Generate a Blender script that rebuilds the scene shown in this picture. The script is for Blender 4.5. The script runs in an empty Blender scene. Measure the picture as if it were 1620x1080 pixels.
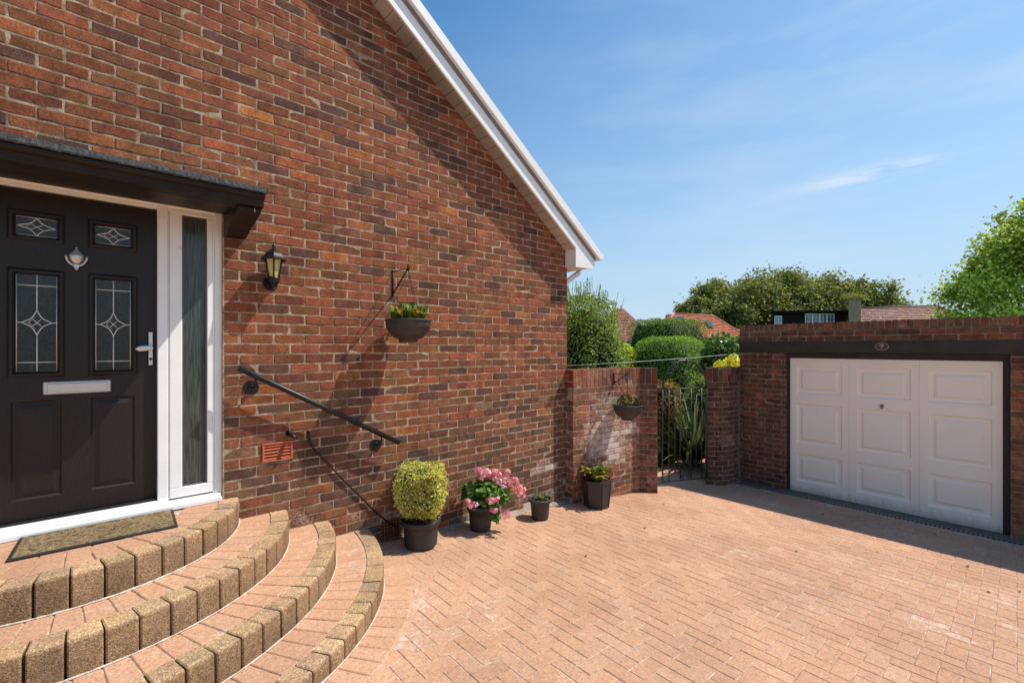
import bpy, bmesh, math, random
import numpy as np
from mathutils import Vector, Matrix
random.seed(7); rng = np.random.default_rng(7)
PI = math.pi
scn = bpy.context.scene
COL = scn.collection
rnd = random.uniform

# ---------------------------------------------------------------- helpers
WL = {}                                   # world origin of each object (by name)

def tag(o, label=None, cat=None, group=None, kind=None):
    if label: o['label'] = label
    if cat: o['category'] = cat
    if group: o['group'] = group
    if kind: o['kind'] = kind
    return o

def thing(name, label, cat, loc, group=None):
    o = bpy.data.objects.new(name, None); COL.objects.link(o)
    o.empty_display_size = .1
    o.location = loc; WL[o.name] = Vector(loc)
    return tag(o, label, cat, group)

def finish(name, me, mats, parent, org, smooth=None):
    for m in (mats if isinstance(mats, (list, tuple)) else [mats]): me.materials.append(m)
    o = bpy.data.objects.new(name, me); COL.objects.link(o)
    if parent is not None:
        o.parent = parent
        WL[o.name] = WL[parent.name]
    else:
        o.location = org; WL[o.name] = Vector(org)
    return o

class MB:
    """collects geometry in world coordinates, builds ONE mesh object"""
    def __init__(s): s.v = []; s.f = []; s.m = []; s.c = []; s.col = (1, 1, 1, 0); s.mi = 0; s.sm = []; s.smooth = False
    def add(s, vs, fs, col=None, mi=None):
        b = len(s.v); s.v += [tuple(v) for v in vs]
        s.c += [col or s.col] * len(vs)
        for f in fs:
            s.f.append(tuple(b + i for i in f)); s.m.append(s.mi if mi is None else mi); s.sm.append(s.smooth)
    def box(s, a, b, **k):
        x0, y0, z0 = [min(p, q) for p, q in zip(a, b)]; x1, y1, z1 = [max(p, q) for p, q in zip(a, b)]
        s.add([(x0,y0,z0),(x1,y0,z0),(x1,y1,z0),(x0,y1,z0),(x0,y0,z1),(x1,y0,z1),(x1,y1,z1),(x0,y1,z1)],
              [(0,3,2,1),(4,5,6,7),(0,1,5,4),(1,2,6,5),(2,3,7,6),(3,0,4,7)], **k)
    def obox(s, O, U, N, u, n, z, **k):
        """box in a wall frame: u along U, n along N, z up"""
        P = lambda a, b, c: (O[0]+U[0]*a+N[0]*b, O[1]+U[1]*a+N[1]*b, c)
        s.add([P(u[0],n[0],z[0]),P(u[1],n[0],z[0]),P(u[1],n[1],z[0]),P(u[0],n[1],z[0]),
               P(u[0],n[0],z[1]),P(u[1],n[0],z[1]),P(u[1],n[1],z[1]),P(u[0],n[1],z[1])],
              [(0,3,2,1),(4,5,6,7),(0,1,5,4),(1,2,6,5),(2,3,7,6),(3,0,4,7)], **k)
    def prism(s, pts, ax, a, b, **k):
        """polygon pts (2d) extruded along axis ax from a to b"""
        def P(p, t):
            return {'x': (t, p[0], p[1]), 'y': (p[0], t, p[1]), 'z': (p[0], p[1], t)}[ax]
        n = len(pts)
        s.add([P(p, a) for p in pts] + [P(p, b) for p in pts],
              [tuple(range(n))[::-1], tuple(range(n, 2*n))] + [(i, (i+1) % n, n+(i+1) % n, n+i) for i in range(n)], **k)
    def tube(s, path, r, seg=8, closed=False, **k):
        path = [Vector(p) for p in path]; n = len(path)
        rr = r if isinstance(r, (list, tuple)) else [r]*n
        vs = []; prev = None
        for i, p in enumerate(path):
            t = (path[(i+1) % n] - path[i-1]) if closed else (path[min(i+1, n-1)] - path[max(i-1, 0)])
            t.normalize()
            if prev is None:
                a = Vector((0, 0, 1)) if abs(t.z) < .9 else Vector((1, 0, 0))
                prev = (a - t*a.dot(t)).normalized()
            else:
                prev = (prev - t*prev.dot(t)).normalized()
            q = t.cross(prev)
            for j in range(seg):
                w = 2*PI*j/seg; vs.append(p + (prev*math.cos(w) + q*math.sin(w))*rr[i])
        fs = []
        for i in range(n if closed else n-1):
            i2 = (i+1) % n
            for j in range(seg):
                fs.append((i*seg+j, i*seg+(j+1) % seg, i2*seg+(j+1) % seg, i2*seg+j))
        if not closed: fs += [tuple(range(seg))[::-1], tuple(range((n-1)*seg, n*seg))]
        old = s.smooth; s.smooth = True; s.add(vs, fs, **k); s.smooth = old
    def lathe(s, prof, c, seg=32, rot=0, cap=True, smooth=True, **k):
        """prof: (radius, z) list; c centre (x, y)"""
        vs = []
        for r, z in prof:
            for j in range(seg):
                w = 2*PI*j/seg + rot; vs.append((c[0]+r*math.cos(w), c[1]+r*math.sin(w), z))
        fs = []; n = len(prof)
        for i in range(n-1):
            for j in range(seg):
                fs.append((i*seg+j, i*seg+(j+1) % seg, (i+1)*seg+(j+1) % seg, (i+1)*seg+j))
        if cap: fs += [tuple(range(seg))[::-1], tuple(range((n-1)*seg, n*seg))]
        old = s.smooth; s.smooth = smooth; s.add(vs, fs, **k); s.smooth = old
    def ball(s, c, r, seg=10, **k):
        pr = [(max(r*math.sin(PI*i/seg), 1e-4), c[2]-r*math.cos(PI*i/seg)) for i in range(seg+1)]
        s.lathe(pr, c, seg, **k)
    def disc_y(s, c, r, y0, y1, seg=24, **k):
        """short cylinder with its axis along y"""
        s.prism([(c[0]+r*math.cos(2*PI*j/seg), c[1]+r*math.sin(2*PI*j/seg)) for j in range(seg)], 'y', y0, y1, **k)
    def build(s, name, mats, parent=None, org=(0, 0, 0), bevel=0, recalc=True, seg=1):
        O = WL[parent.name] if parent is not None else Vector(org)
        me = bpy.data.meshes.new(name)
        me.from_pydata([(x-O.x, y-O.y, z-O.z) for x, y, z in s.v], [], s.f)
        me.polygons.foreach_set('material_index', s.m)
        me.polygons.foreach_set('use_smooth', s.sm)
        a = me.color_attributes.new('bc', 'FLOAT_COLOR', 'POINT')
        a.data.foreach_set('color', [q for c in s.c for q in (c if len(c) == 4 else (*c, 0))])
        if bevel or recalc:
            bm = bmesh.new(); bm.from_mesh(me)
            if recalc: bmesh.ops.recalc_face_normals(bm, faces=bm.faces)
            if bevel:
                es = [e for e in bm.edges if len(e.link_faces) == 2 and e.calc_face_angle(0) > .5]
                bmesh.ops.bevel(bm, geom=es, offset=bevel, segments=seg, affect='EDGES', clamp_overlap=True)
            bm.to_mesh(me); bm.free()
        me.update()
        return finish(name, me, mats, parent, O)

# ---------------------------------------------------------------- materials
def newmat(name):
    m = bpy.data.materials.new(name); m.use_nodes = True
    nt = m.node_tree; nt.nodes.clear()
    out = nt.nodes.new('ShaderNodeOutputMaterial')
    b = nt.nodes.new('ShaderNodeBsdfPrincipled'); nt.links.new(b.outputs[0], out.inputs[0])
    return m, nt, b, out
def N(nt, t, **k):
    n = nt.nodes.new(t)
    for a, v in k.items():
        if a in n.inputs.keys(): n.inputs[a].default_value = v
        else: setattr(n, a, v)
    return n
def L(nt, a, b): nt.links.new(a, b)
def coord(nt, scale=(1, 1, 1), kind='Object'):
    tc = N(nt, 'ShaderNodeTexCoord'); mp = N(nt, 'ShaderNodeMapping'); mp.inputs['Scale'].default_value = scale
    L(nt, tc.outputs[kind], mp.inputs[0]); return mp.outputs[0]
def noise(nt, vec, sc, det=4, rough=.6):
    n = N(nt, 'ShaderNodeTexNoise'); n.inputs['Scale'].default_value = sc; n.inputs['Detail'].default_value = det
    n.inputs['Roughness'].default_value = rough; L(nt, vec, n.inputs['Vector']); return n.outputs['Fac']
def ramp(nt, fac, stops):
    r = N(nt, 'ShaderNodeValToRGB'); e = r.color_ramp.elements
    while len(e) < len(stops): e.new(.5)
    for q, (p, c) in zip(e, stops):
        q.position = p; q.color = (*c, 1) if len(c) == 3 else c
    L(nt, fac, r.inputs[0]); return r.outputs[0]
def mix(nt, fac, a, b, mode='MIX'):
    m = N(nt, 'ShaderNodeMix', data_type='RGBA', blend_type=mode)
    for s_, v in ((0, fac), (6, a), (7, b)):
        if isinstance(v, (int, float)): m.inputs[s_].default_value = v
        elif isinstance(v, tuple): m.inputs[s_].default_value = (*v, 1) if len(v) == 3 else v
        else: L(nt, v, m.inputs[s_])
    return m.outputs[2]
def math_(nt, op, a, b=0.0):
    m = N(nt, 'ShaderNodeMath', operation=op)
    for i, v in enumerate((a, b)):
        if isinstance(v, (int, float)): m.inputs[i].default_value = v
        else: L(nt, v, m.inputs[i])
    return m.outputs[0]
def bump(nt, b, h, strength=.3, dist=.01):
    n = N(nt, 'ShaderNodeBump'); n.inputs['Strength'].default_value = strength; n.inputs['Distance'].default_value = dist
    L(nt, h, n.inputs['Height']); L(nt, n.outputs[0], b.inputs['Normal']); return n
def simple(name, col, rough=.6, var=.12, nscale=20, spec=.5, metal=0, bmp=.1, bscale=60, bdist=.002, dirt=None):
    m, nt, b, o = newmat(name); v = coord(nt)
    f = noise(nt, v, nscale)
    lo = tuple(c*(1-var) for c in col); hi = tuple(min(1, c*(1+var)) for c in col)
    c = ramp(nt, f, [(.3, lo), (.7, hi)])
    if dirt:
        d = noise(nt, v, dirt[1], 6, .7); c = mix(nt, ramp(nt, d, [(dirt[2], (0, 0, 0)), (dirt[3], (1, 1, 1))]), c, dirt[0])
    L(nt, c, b.inputs['Base Color'])
    b.inputs['Roughness'].default_value = rough; b.inputs['Specular IOR Level'].default_value = spec; b.inputs['Metallic'].default_value = metal
    if bmp: bump(nt, b, noise(nt, v, bscale), bmp, bdist)
    return m

def attr(nt):
    a = N(nt, 'ShaderNodeAttribute'); a.attribute_name = 'bc'; return a

def brick_mat():
    m, nt, b, o = newmat('brick'); v = coord(nt); a = attr(nt)
    n1 = noise(nt, v, 9, 5, .7); n2 = noise(nt, v, 90, 5, .75); n3 = noise(nt, v, 300, 3, .7)
    c = mix(nt, 1.0, a.outputs['Color'], ramp(nt, n1, [(.28, (.50, .46, .47)), (.72, (1.40, 1.40, 1.36))]), 'MULTIPLY')
    c = mix(nt, 1.0, c, ramp(nt, n2, [(.32, (.42, .40, .40)), (.5, (.95, .94, .93)), (.68, (1.42, 1.42, 1.4))]), 'MULTIPLY')
    sv = coord(nt, (2.6, 2.6, .5)); st = noise(nt, sv, 1.6, 5, .7)
    c = mix(nt, 1., c, ramp(nt, st, [(.3, (.70, .70, .70)), (.5, (1, 1, 1)), (.72, (1.16, 1.14, 1.1))]), 'MULTIPLY')
    # dark fired spots
    d = noise(nt, v, 26, 3, .6)
    c = mix(nt, ramp(nt, d, [(.62, (0, 0, 0)), (.72, (.55, .55, .55))]), c, (.07, .035, .03))
    # white salt bloom where alpha says
    e = noise(nt, v, 55, 6, .85); e2 = noise(nt, v, 4.5, 3, .6)
    t = math_(nt, 'ADD', math_(nt, 'MULTIPLY', e, .75), math_(nt, 'MULTIPLY', e2, .35))
    t = math_(nt, 'ADD', t, math_(nt, 'MULTIPLY', a.outputs['Alpha'], .42))
    f = ramp(nt, t, [(.70, (0, 0, 0)), (.84, (1, 1, 1))])
    c = mix(nt, math_(nt, 'MULTIPLY', f, .8), c, (.74, .64, .55))
    L(nt, c, b.inputs['Base Color']); b.inputs['Roughness'].default_value = .88; b.inputs['Specular IOR Level'].default_value = .25
    h = math_(nt, 'ADD', math_(nt, 'MULTIPLY', n2, .7), math_(nt, 'MULTIPLY', n3, .3))
    bump(nt, b, h, .75, .004)
    return m
def mortar_mat(name, c1, c2):
    m, nt, b, o = newmat(name); v = coord(nt); n1 = noise(nt, v, 12, 5, .7); n2 = noise(nt, v, 160, 3, .7)
    c = ramp(nt, n1, [(.36, c1), (.62, c2)])
    c = mix(nt, 1., c, ramp(nt, n2, [(.35, (.6, .6, .6)), (.65, (1.15, 1.15, 1.15))]), 'MULTIPLY')
    L(nt, c, b.inputs['Base Color']); b.inputs['Roughness'].default_value = .95; b.inputs['Specular IOR Level'].default_value = .1
    bump(nt, b, n2, .8, .004); return m
def paver_mat():
    m, nt, b, o = newmat('paver'); v = coord(nt); a = attr(nt)
    n1 = noise(nt, v, 1.1, 5, .6); n2 = noise(nt, v, 130, 5, .85); n3 = noise(nt, v, 420, 2, .6)
    c = mix(nt, 1., a.outputs['Color'], ramp(nt, n1, [(.3, (.84, .82, .80)), (.7, (1.14, 1.14, 1.12))]), 'MULTIPLY')
    c = mix(nt, 1., c, ramp(nt, n2, [(.33, (.36, .39, .46)), (.46, (.95, .95, .95)), (.54, (1.0, 1.0, 1.0)), (.68, (1.38, 1.38, 1.36))]), 'MULTIPLY')
    n5 = noise(nt, v, 48, 6, .85)
    c = mix(nt, 1., c, ramp(nt, n5, [(.34, (.60, .60, .64)), (.47, (.96, .96, .96)), (.56, (1.04, 1.03, 1.0)), (.68, (1.32, 1.28, 1.2))]), 'MULTIPLY')
    g = noise(nt, v, 260, 2, .5)
    c = mix(nt, ramp(nt, g, [(.66, (0, 0, 0)), (.7, (.6, .6, .6))]), c, (.72, .62, .52))
    g2 = noise(nt, v, 14, 8, .8)     # pale dusty stains
    s = noise(nt, v, .8, 3, .6)
    t = math_(nt, 'ADD', g2, math_(nt, 'MULTIPLY', s, .5))
    t = math_(nt, 'ADD', t, math_(nt, 'MULTIPLY', a.outputs['Alpha'], .13))
    c = mix(nt, ramp(nt, t, [(.84, (0, 0, 0)), (1.10, (.62, .62, .62))]), c, (.80, .68, .58))
    g3 = noise(nt, v, 5, 6, .8)     # grey grime
    c = mix(nt, ramp(nt, g3, [(.58, (0, 0, 0)), (.75, (.4, .4, .4))]), c, (.30, .23, .19))
    L(nt, c, b.inputs['Base Color']); b.inputs['Roughness'].default_value = .9; b.inputs['Specular IOR Level'].default_value = .2
    bump(nt, b, math_(nt, 'ADD', n2, n3), .55, .003); return m
def kerb_mat():
    m, nt, b, o = newmat('kerb_stone'); v = coord(nt); a = attr(nt)
    vo = N(nt, 'ShaderNodeTexVoronoi'); vo.inputs['Scale'].default_value = 270; L(nt, v, vo.inputs['Vector'])
    sp = N(nt, 'ShaderNodeSeparateColor'); L(nt, vo.outputs['Color'], sp.inputs[0])
    c = ramp(nt, sp.outputs[0], [(0, (.24, .165, .10)), (.3, (.42, .315, .205)), (.6, (.53, .42, .285)), (.85, (.58, .42, .23)), (1, (.82, .74, .60))])
    n7 = noise(nt, v, 75, 5, .85)
    c = mix(nt, 1., c, ramp(nt, n7, [(.34, (.42, .38, .34)), (.48, (.92, .91, .9)), (.58, (1.05, 1.04, 1.0)), (.68, (1.5, 1.45, 1.35))]), 'MULTIPLY')
    n1 = noise(nt, v, 6, 5, .7)
    c = mix(nt, 1., c, ramp(nt, n1, [(.3, (.72, .72, .72)), (.7, (1.15, 1.12, 1.05))]), 'MULTIPLY')
    c = mix(nt, 1., c, a.outputs['Color'], 'MULTIPLY'); c = mix(nt, 1., c, (1.16, 1.01, .94), 'MULTIPLY')
    g5 = noise(nt, v, 11, 5, .75); c = mix(nt, ramp(nt, g5, [(.55, (0, 0, 0)), (.75, (.55, .55, .55))]), c, (.17, .115, .07))
    L(nt, c, b.inputs['Base Color']); b.inputs['Roughness'].default_value = .85; b.inputs['Specular IOR Level'].default_value = .3
    bump(nt, b, vo.outputs['Distance'], .45, .003); return m
def leaf_mat(name, trans=.35, rough=.6, spec=.22):
    m, nt, b, o = newmat(name); a = attr(nt)
    L(nt, a.outputs['Color'], b.inputs['Base Color']); b.inputs['Roughness'].default_value = rough; b.inputs['Specular IOR Level'].default_value = spec
    t = N(nt, 'ShaderNodeBsdfTranslucent')
    c = mix(nt, 1., a.outputs['Color'], (1.2, 1.12, .55), 'MULTIPLY'); L(nt, c, t.inputs[0])
    x = N(nt, 'ShaderNodeMixShader'); x.inputs[0].default_value = trans
    L(nt, b.outputs[0], x.inputs[1]); L(nt, t.outputs[0], x.inputs[2]); L(nt, x.outputs[0], o.inputs[0]); return m
def vcol(name, rough=.8, var=.25, sc=40, bmp=.4):
    m, nt, b, o = newmat(name); a = attr(nt); v = coord(nt)
    c = mix(nt, 1., a.outputs['Color'], ramp(nt, noise(nt, v, sc, 5, .7), [(.3, (1-var,)*3), (.7, (1+var,)*3)]), 'MULTIPLY')
    L(nt, c, b.inputs['Base Color']); b.inputs['Roughness'].default_value = rough
    bump(nt, b, noise(nt, v, sc*3), bmp, .004); return m
def door_mat():
    m, nt, b, o = newmat('black_woodgrain'); v = coord(nt, (60, 60, 4))
    g = noise(nt, v, 6, 5, .7)
    L(nt, ramp(nt, g, [(.3, (.011, .007, .006)), (.7, (.030, .020, .016))]), b.inputs['Base Color'])
    b.inputs['Roughness'].default_value = .40; b.inputs['Specular IOR Level'].default_value = .32
    bump(nt, b, g, .25, .002); return m
def glass_mat(name, col, sc, rough=.12, bs=.5, bd=.004, hi=(.06, .06, .055)):
    m, nt, b, o = newmat(name); v = coord(nt, sc)
    g = noise(nt, v, 1, 3, .6)
    L(nt, ramp(nt, g, [(.3, col), (.75, hi)]), b.inputs['Base Color'])
    b.inputs['Roughness'].default_value = rough; b.inputs['Specular IOR Level'].default_value = .42
    bump(nt, b, g, bs, bd); return m

M = dict(
    brick=brick_mat(),
    mortar=mortar_mat('mortar', (.20, .14, .09), (.58, .44, .30)),
    mortar_dark=mortar_mat('mortar_dark', (.19, .135, .10), (.36, .28, .21)),
    paver=paver_mat(),
    sand=mortar_mat('joint_sand', (.26, .18, .13), (.80, .66, .52)),
    cement=mortar_mat('pointing', (.62, .52, .40), (.78, .70, .57)),
    joint_dark=mortar_mat('dark_joint', (.05, .04, .035), (.12, .10, .085)),
    kerb=kerb_mat(),
    concrete=mortar_mat('concrete', (.14, .11, .085), (.26, .21, .165)),
    upvc=simple('white_upvc', (.88, .865, .84), .35, .04, 6, .5, bmp=.03, dirt=((.45, .38, .30), 9, .66, .9)),
    garage_white=simple('garage_paint', (.96, .87, .735), .42, .03, 2.5, .5, bmp=.04, bscale=25, dirt=((.72, .62, .52), 3.2, .66, .98)),
    door=door_mat(),
    black_wood=simple('black_painted_timber', (.020, .013, .010), .5, .4, 9, .25, bmp=.5, bscale=35, bdist=.004, dirt=((.16, .11, .075), 55, .70, .80)),
    garage_black=simple('faded_black_timber', (.035, .027, .023), .6, .3, 6, .4, bmp=.3, bscale=30, bdist=.003),
    felt=simple('grey_slate_edge', (.075, .078, .08), .85, .5, 30, .3, bmp=1, bscale=60, bdist=.008),
    black_metal=simple('black_metal', (.007, .007, .007), .38, .3, 30, .4, bmp=.15, bscale=120),
    iron=simple('wrought_iron', (.018, .018, .019), .38, .3, 40, .7, bmp=.25, bscale=90),
    silver=simple('satin_silver', (.62, .61, .59), .32, .05, 30, .5, metal=.6, bmp=.03),
    brass=simple('aged_brass', (.55, .44, .25), .4, .1, 30, .5, metal=.5),
    glass=glass_mat('leaded_textured_glass', (.006, .007, .007), (150, 150, 150), .06, .35, .002, (.05, .056, .05)),
    sideglass=glass_mat('reeded_obscure_glass', (.020, .023, .022), (130, 130, 6), .14, .5, .003, (.10, .115, .105)),
    lampglass=glass_mat('cream_lamp_glass', (.50, .40, .16), (60, 60, 20), .15, .3, .002, (.68, .56, .28)),
    lead=simple('white_lead_came', (.85, .83, .78), .4, .05),
    plastic=simple('dark_plastic', (.030, .027, .026), .55, .25, 14, .5, bmp=.15, bscale=70, dirt=((.10, .08, .065), 20, .62, .9)),
    plastic_grey=simple('weathered_grey_plastic', (.040, .034, .031), .6, .2, 14, .5, bmp=.15, bscale=70, dirt=((.14, .12, .10), 16, .6, .9)),
    soil=simple('potting_soil', (.10, .055, .03), .95, .6, 60, .1, bmp=1, bscale=90, bdist=.02),
    terracotta=simple('orange_terracotta', (.52, .13, .055), .75, .15, 20, .3, bmp=.3, bscale=90),
    terracotta_old=simple('old_terracotta', (.20, .065, .035), .85, .4, 30, .2, bmp=.5, bscale=90),
    void=simple('dark_void', (.006, .005, .005), .9, .1, 5, .1, bmp=0),
    drain=simple('grey_drain_plastic', (.16, .16, .155), .6, .15, 30, .4),
    mat_top=simple('coir_mat', (.36, .25, .135), .95, .6, 45, .1, bmp=1, bscale=160, bdist=.02, dirt=((.10, .075, .045), 24, .52, .66)),
    rubber=simple('black_rubber', (.02, .018, .017), .7, .2),
    leaf=leaf_mat('leaf'), leaf_gloss=leaf_mat('glossy_leaf', .22, .28, .6), needle=leaf_mat('conifer_needle', .15, .7, .2),
    petal=leaf_mat('petal', .3, .6, .2),
    bark=simple('bark', (.085, .06, .042), .95, .4, 14, .1, bmp=1, bscale=30, bdist=.03),
    tile=vcol('roof_tile', .85, .35, 9, .6),
    render=simple('pale_render', (.55, .50, .43), .9, .1),
    chimney=simple('chimney_render', (.46, .30, .20), .95, .3, 10, .1, bmp=.6),
    cladding=simple('black_cladding', (.022, .015, .013), .85, .3, spec=.08),
    winglass=simple('window_glass', (.07, .10, .12), .08, .3, 3, .8, bmp=0),
    grass=simple('lawn_grass', (.055, .11, .022), .95, .45, 40, .1, bmp=1, bscale=160, bdist=.03),
    line=simple('white_cord', (.72, .72, .70), .6, .05),
)

def foot_grime(m, z0, z1, col):
    nt = m.node_tree; b = nt.nodes['Principled BSDF']; src = b.inputs['Base Color'].links[0].from_socket
    g = N(nt, 'ShaderNodeNewGeometry'); sx = N(nt, 'ShaderNodeSeparateXYZ'); L(nt, g.outputs['Position'], sx.inputs[0])
    v = coord(nt, (3, 3, .8)); n_ = noise(nt, v, 6, 6, .75)
    t = math_(nt, 'SUBTRACT', sx.outputs[2], math_(nt, 'MULTIPLY', n_, (z1-z0)*1.6))
    mr = N(nt, 'ShaderNodeMapRange'); L(nt, t, mr.inputs[0]); mr.inputs[1].default_value = z0-(z1-z0)*.8; mr.inputs[2].default_value = z1-(z1-z0)*.8; mr.inputs[3].default_value = .75; mr.inputs[4].default_value = 0
    L(nt, mix(nt, mr.outputs[0], src, col), b.inputs['Base Color'])
foot_grime(M['garage_white'], .0, .12, (.46, .38, .29))
# ---------------------------------------------------------------- brickwork
PAL_UP = [((.330, .108, .062), 6), ((.280, .094, .058), 6), ((.225, .082, .056), 5), ((.155, .072, .062), 3.5), ((.350, .120, .062), 3), ((.265, .105, .058), 3), ((.46, .145, .060), .4)]
PAL_LOW = [((.250, .102, .070), 5), ((.210, .088, .062), 5), ((.150, .078, .064), 4.5), ((.28, .105, .062), 3), ((.42, .14, .062), .6), ((.23, .118, .082), 2)]
PAL_GAR = [((.180, .082, .058), 5), ((.135, .068, .052), 4), ((.220, .086, .055), 3), ((.28, .095, .055), 1.2)]
PAL_WALL = [((.30, .125, .088), 5), ((.24, .108, .082), 4), ((.34, .118, .075), 4), ((.20, .095, .075), 3)]
def pick(pal):
    c = random.choices([p[0] for p in pal], [p[1] for p in pal])[0]; k = rnd(.85, 1.18)
    return [c[0]*k*rnd(.94, 1.06)*.92, c[1]*k*rnd(.92, 1.08)*.92, c[2]*k*rnd(.92, 1.08)*.74]
def brickbox(mb, P, u0, u1, z0, z1, col, depth=.011, ch=.0035, jit=.0019, pr=None):
    """five sided brick with slightly ragged arrises: P(u, n, z) -> world; front at n = pr"""
    pr = rnd(-.002, .002) if pr is None else pr
    tilt = rnd(-.0012, .0012); tz = rnd(-.0012, .0012)
    c_ = [(u0, z0), (u1, z0), (u1, z1), (u0, z1)]; out_ = []; inn = []
    um, zm = (u0+u1)/2, (z0+z1)/2
    for a in range(4):
        (ua, za), (ub, zb) = c_[a], c_[(a+1) % 4]; L_ = abs(ub-ua)+abs(zb-za); n = 4 if L_ > .14 else (2 if L_ > .04 else 1)
        for k in range(n):
            t = k/n; u = ua+(ub-ua)*t; z = za+(zb-za)*t; q = ch*(rnd(.5, 1.9) if random.random() > .05 else rnd(2, 3.0))
            if k == 0: ou, oz = rnd(-jit, jit)+(.0015 if u < um else -.0015), rnd(-jit, jit)+(.0015 if z < zm else -.0015); iu, iz = (q if u < um else -q), (q if z < zm else -q)
            elif a % 2 == 0: ou, oz = 0, rnd(-jit, jit); iu, iz = 0, (q if z < zm else -q)
            else: ou, oz = rnd(-jit, jit), 0; iu, iz = (q if u < um else -q), 0
            out_.append((u+ou, z+oz)); inn.append((u+ou+iu, z+oz+iz))
    m_ = len(out_)
    D = lambda u, z: pr+(tilt*(u-um)/.1)+(tz*(z-zm)/.03)
    vs = [P(u, -depth, z) for u, z in out_]+[P(u, D(u, z)-ch*.9, z) for u, z in out_]+[P(u, D(u, z), z) for u, z in inn]
    fs = [tuple(range(2*m_, 3*m_))]
    for a in range(m_):
        b = (a+1) % m_; fs += [(a, b, m_+b, m_+a), (m_+a, m_+b, 2*m_+b, 2*m_+a)]
    mb.add(vs, fs, col=tuple(col), mi=0)
def brickface(mb, O, U, Nn, length, z0, z1, colf, holes=(), zj=.065, uo=0., bl=.215, keep=None, mort=True, top=True):
    """stretcher bond on a vertical plane. O origin (x, y), U unit along, Nn outward normal"""
    P = lambda u, n, z: (O[0]+U[0]*u+Nn[0]*n, O[1]+U[1]*u+Nn[1]*n, z)
    k0 = math.floor((z0-zj)/.075); pit = bl+.0095
    k = k0
    while zj+k*.075 < z1-.004:
        za = max(zj+k*.075+.0042, z0); zb = min(zj+k*.075+.0708, z1)
        zl, zh = max(zj+k*.075, z0), min(zj+(k+1)*.075, z1)
        zm = (zl+zh)/2
        segs = [(0, length)]
        for (h0, h1, q0, q1) in holes:
            if q0 < zm < q1:
                new = []
                for s0, s1 in segs:
                    if h1 <= s0 or h0 >= s1: new.append((s0, s1))
                    else:
                        if h0 > s0: new.append((s0, h0))
                        if h1 < s1: new.append((h1, s1))
                segs = new
        off = uo + (pit/2 if k % 2 else 0)
        if zb-za > .012:
            for s0, s1 in segs:
                if mort:
                    a0, a1 = s0, s1
                    if keep:
                        while a0 < a1 and not keep(a0, zm): a0 += .05
                        while a1 > a0 and not keep(a1, zm): a1 -= .05
                    if a1 > a0: mb.add([P(a0, -.0028, zl), P(a1, -.0028, zl), P(a1, -.0028, zh), P(a0, -.0028, zh)], [(0, 1, 2, 3)], mi=1)
                n0 = math.floor((s0-off)/pit); i = n0
                while off+i*pit < s1:
                    a = max(off+i*pit+.0042+rnd(-.004, .004), s0); b = min(off+(i+1)*pit-.0042+rnd(-.004, .004), s1)
                    if b-a > .022 and (keep is None or keep((a+b)/2, zm)):
                        brickbox(mb, P, a, b, za, zb, colf(*P((a+b)/2, 0, zm)))
                    i += 1
        k += 1

def ground_z(x):
    return .5477 - .073*x if x < 7.3 else .5477-.073*7.3

# ================================================================ THE SETTING
# ground: one sheet out to the horizon, following the fall of the drive
gm = MB()
xs = [-900, -200, -60, -20, -8, -4, 0, 4, 7.3, 12, 20, 60, 200, 900]; ys = [-900, -200, -60, -20, -8, 0, 8, 20, 60, 200, 900]
def base_z(x, y):
    if x > 7.3: return -.04
    t = max(x, -8.); return .5477 - .073*t - .06
vs = [(x, y, base_z(x, y)) for y in ys for x in xs]; nx = len(xs)
gm.add(vs, [(j*nx+i, j*nx+i+1, (j+1)*nx+i+1, (j+1)*nx+i) for j in range(len(ys)-1) for i in range(nx-1)])
tag(gm.build('ground', M['grass'], recalc=False), kind='structure')

# driveway: herringbone block paving, every block chamfered
SC = (-.16, 3.85)
def pav_col(k=1.):
    c = random.choices([(.64, .380, .262), (.61, .350, .24), (.655, .405, .285), (.57, .33, .232), (.60, .375, .275), (.67, .43, .31)], [5, 4, 4, 2, 2, 2])[0]
    k *= rnd(.975, 1.025)*.90; c = (c[0]*.5+.315, c[1]*.5+.186, c[2]*.5+.128); c = (c[0]*1.04, c[1]*.985, c[2]*.895); return (c[0]*k, c[1]*k, c[2]*k, 0)
def paver(mb, x0, x1, y0, y1, zf, ch=.004):
    g = .0016
    x0 += g+rnd(-.0008, .0008); x1 -= g+rnd(-.0008, .0008); y0 += g+rnd(-.0008, .0008); y1 -= g+rnd(-.0008, .0008)
    dz = rnd(-.0012, .0012); tx = rnd(-.004, .004); ty = rnd(-.004, .004); cx_, cy_ = (x0+x1)/2, (y0+y1)/2
    Z = lambda x, y, d: zf(x)+dz+d+(x-cx_)*tx+(y-cy_)*ty
    o = [(x0, y0), (x1, y0), (x1, y1), (x0, y1)]; i = [(x0+ch, y0+ch), (x1-ch, y0+ch), (x1-ch, y1-ch), (x0+ch, y1-ch)]
    vs = [(x, y, Z(x, y, -.012)) for x, y in o] + [(x, y, Z(x, y, -.004)) for x, y in o] + [(x, y, Z(x, y, 0)) for x, y in i]
    fs = [(8, 9, 10, 11)]
    for a in range(4):
        b = (a+1) % 4; fs += [(a, b, 4+b, 4+a), (4+a, 4+b, 8+b, 8+a)]
    pc = pav_col(); al = 0
    for sx_, sy_, sr in STAINS:
        d2 = ((cx_-sx_)**2+(cy_-sy_)**2)/sr**2
        if d2 < 4: al = max(al, math.exp(-d2)*rnd(.75, 1.))
    mb.add(vs, fs, col=(*pc[:3], al), mi=0)
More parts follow.
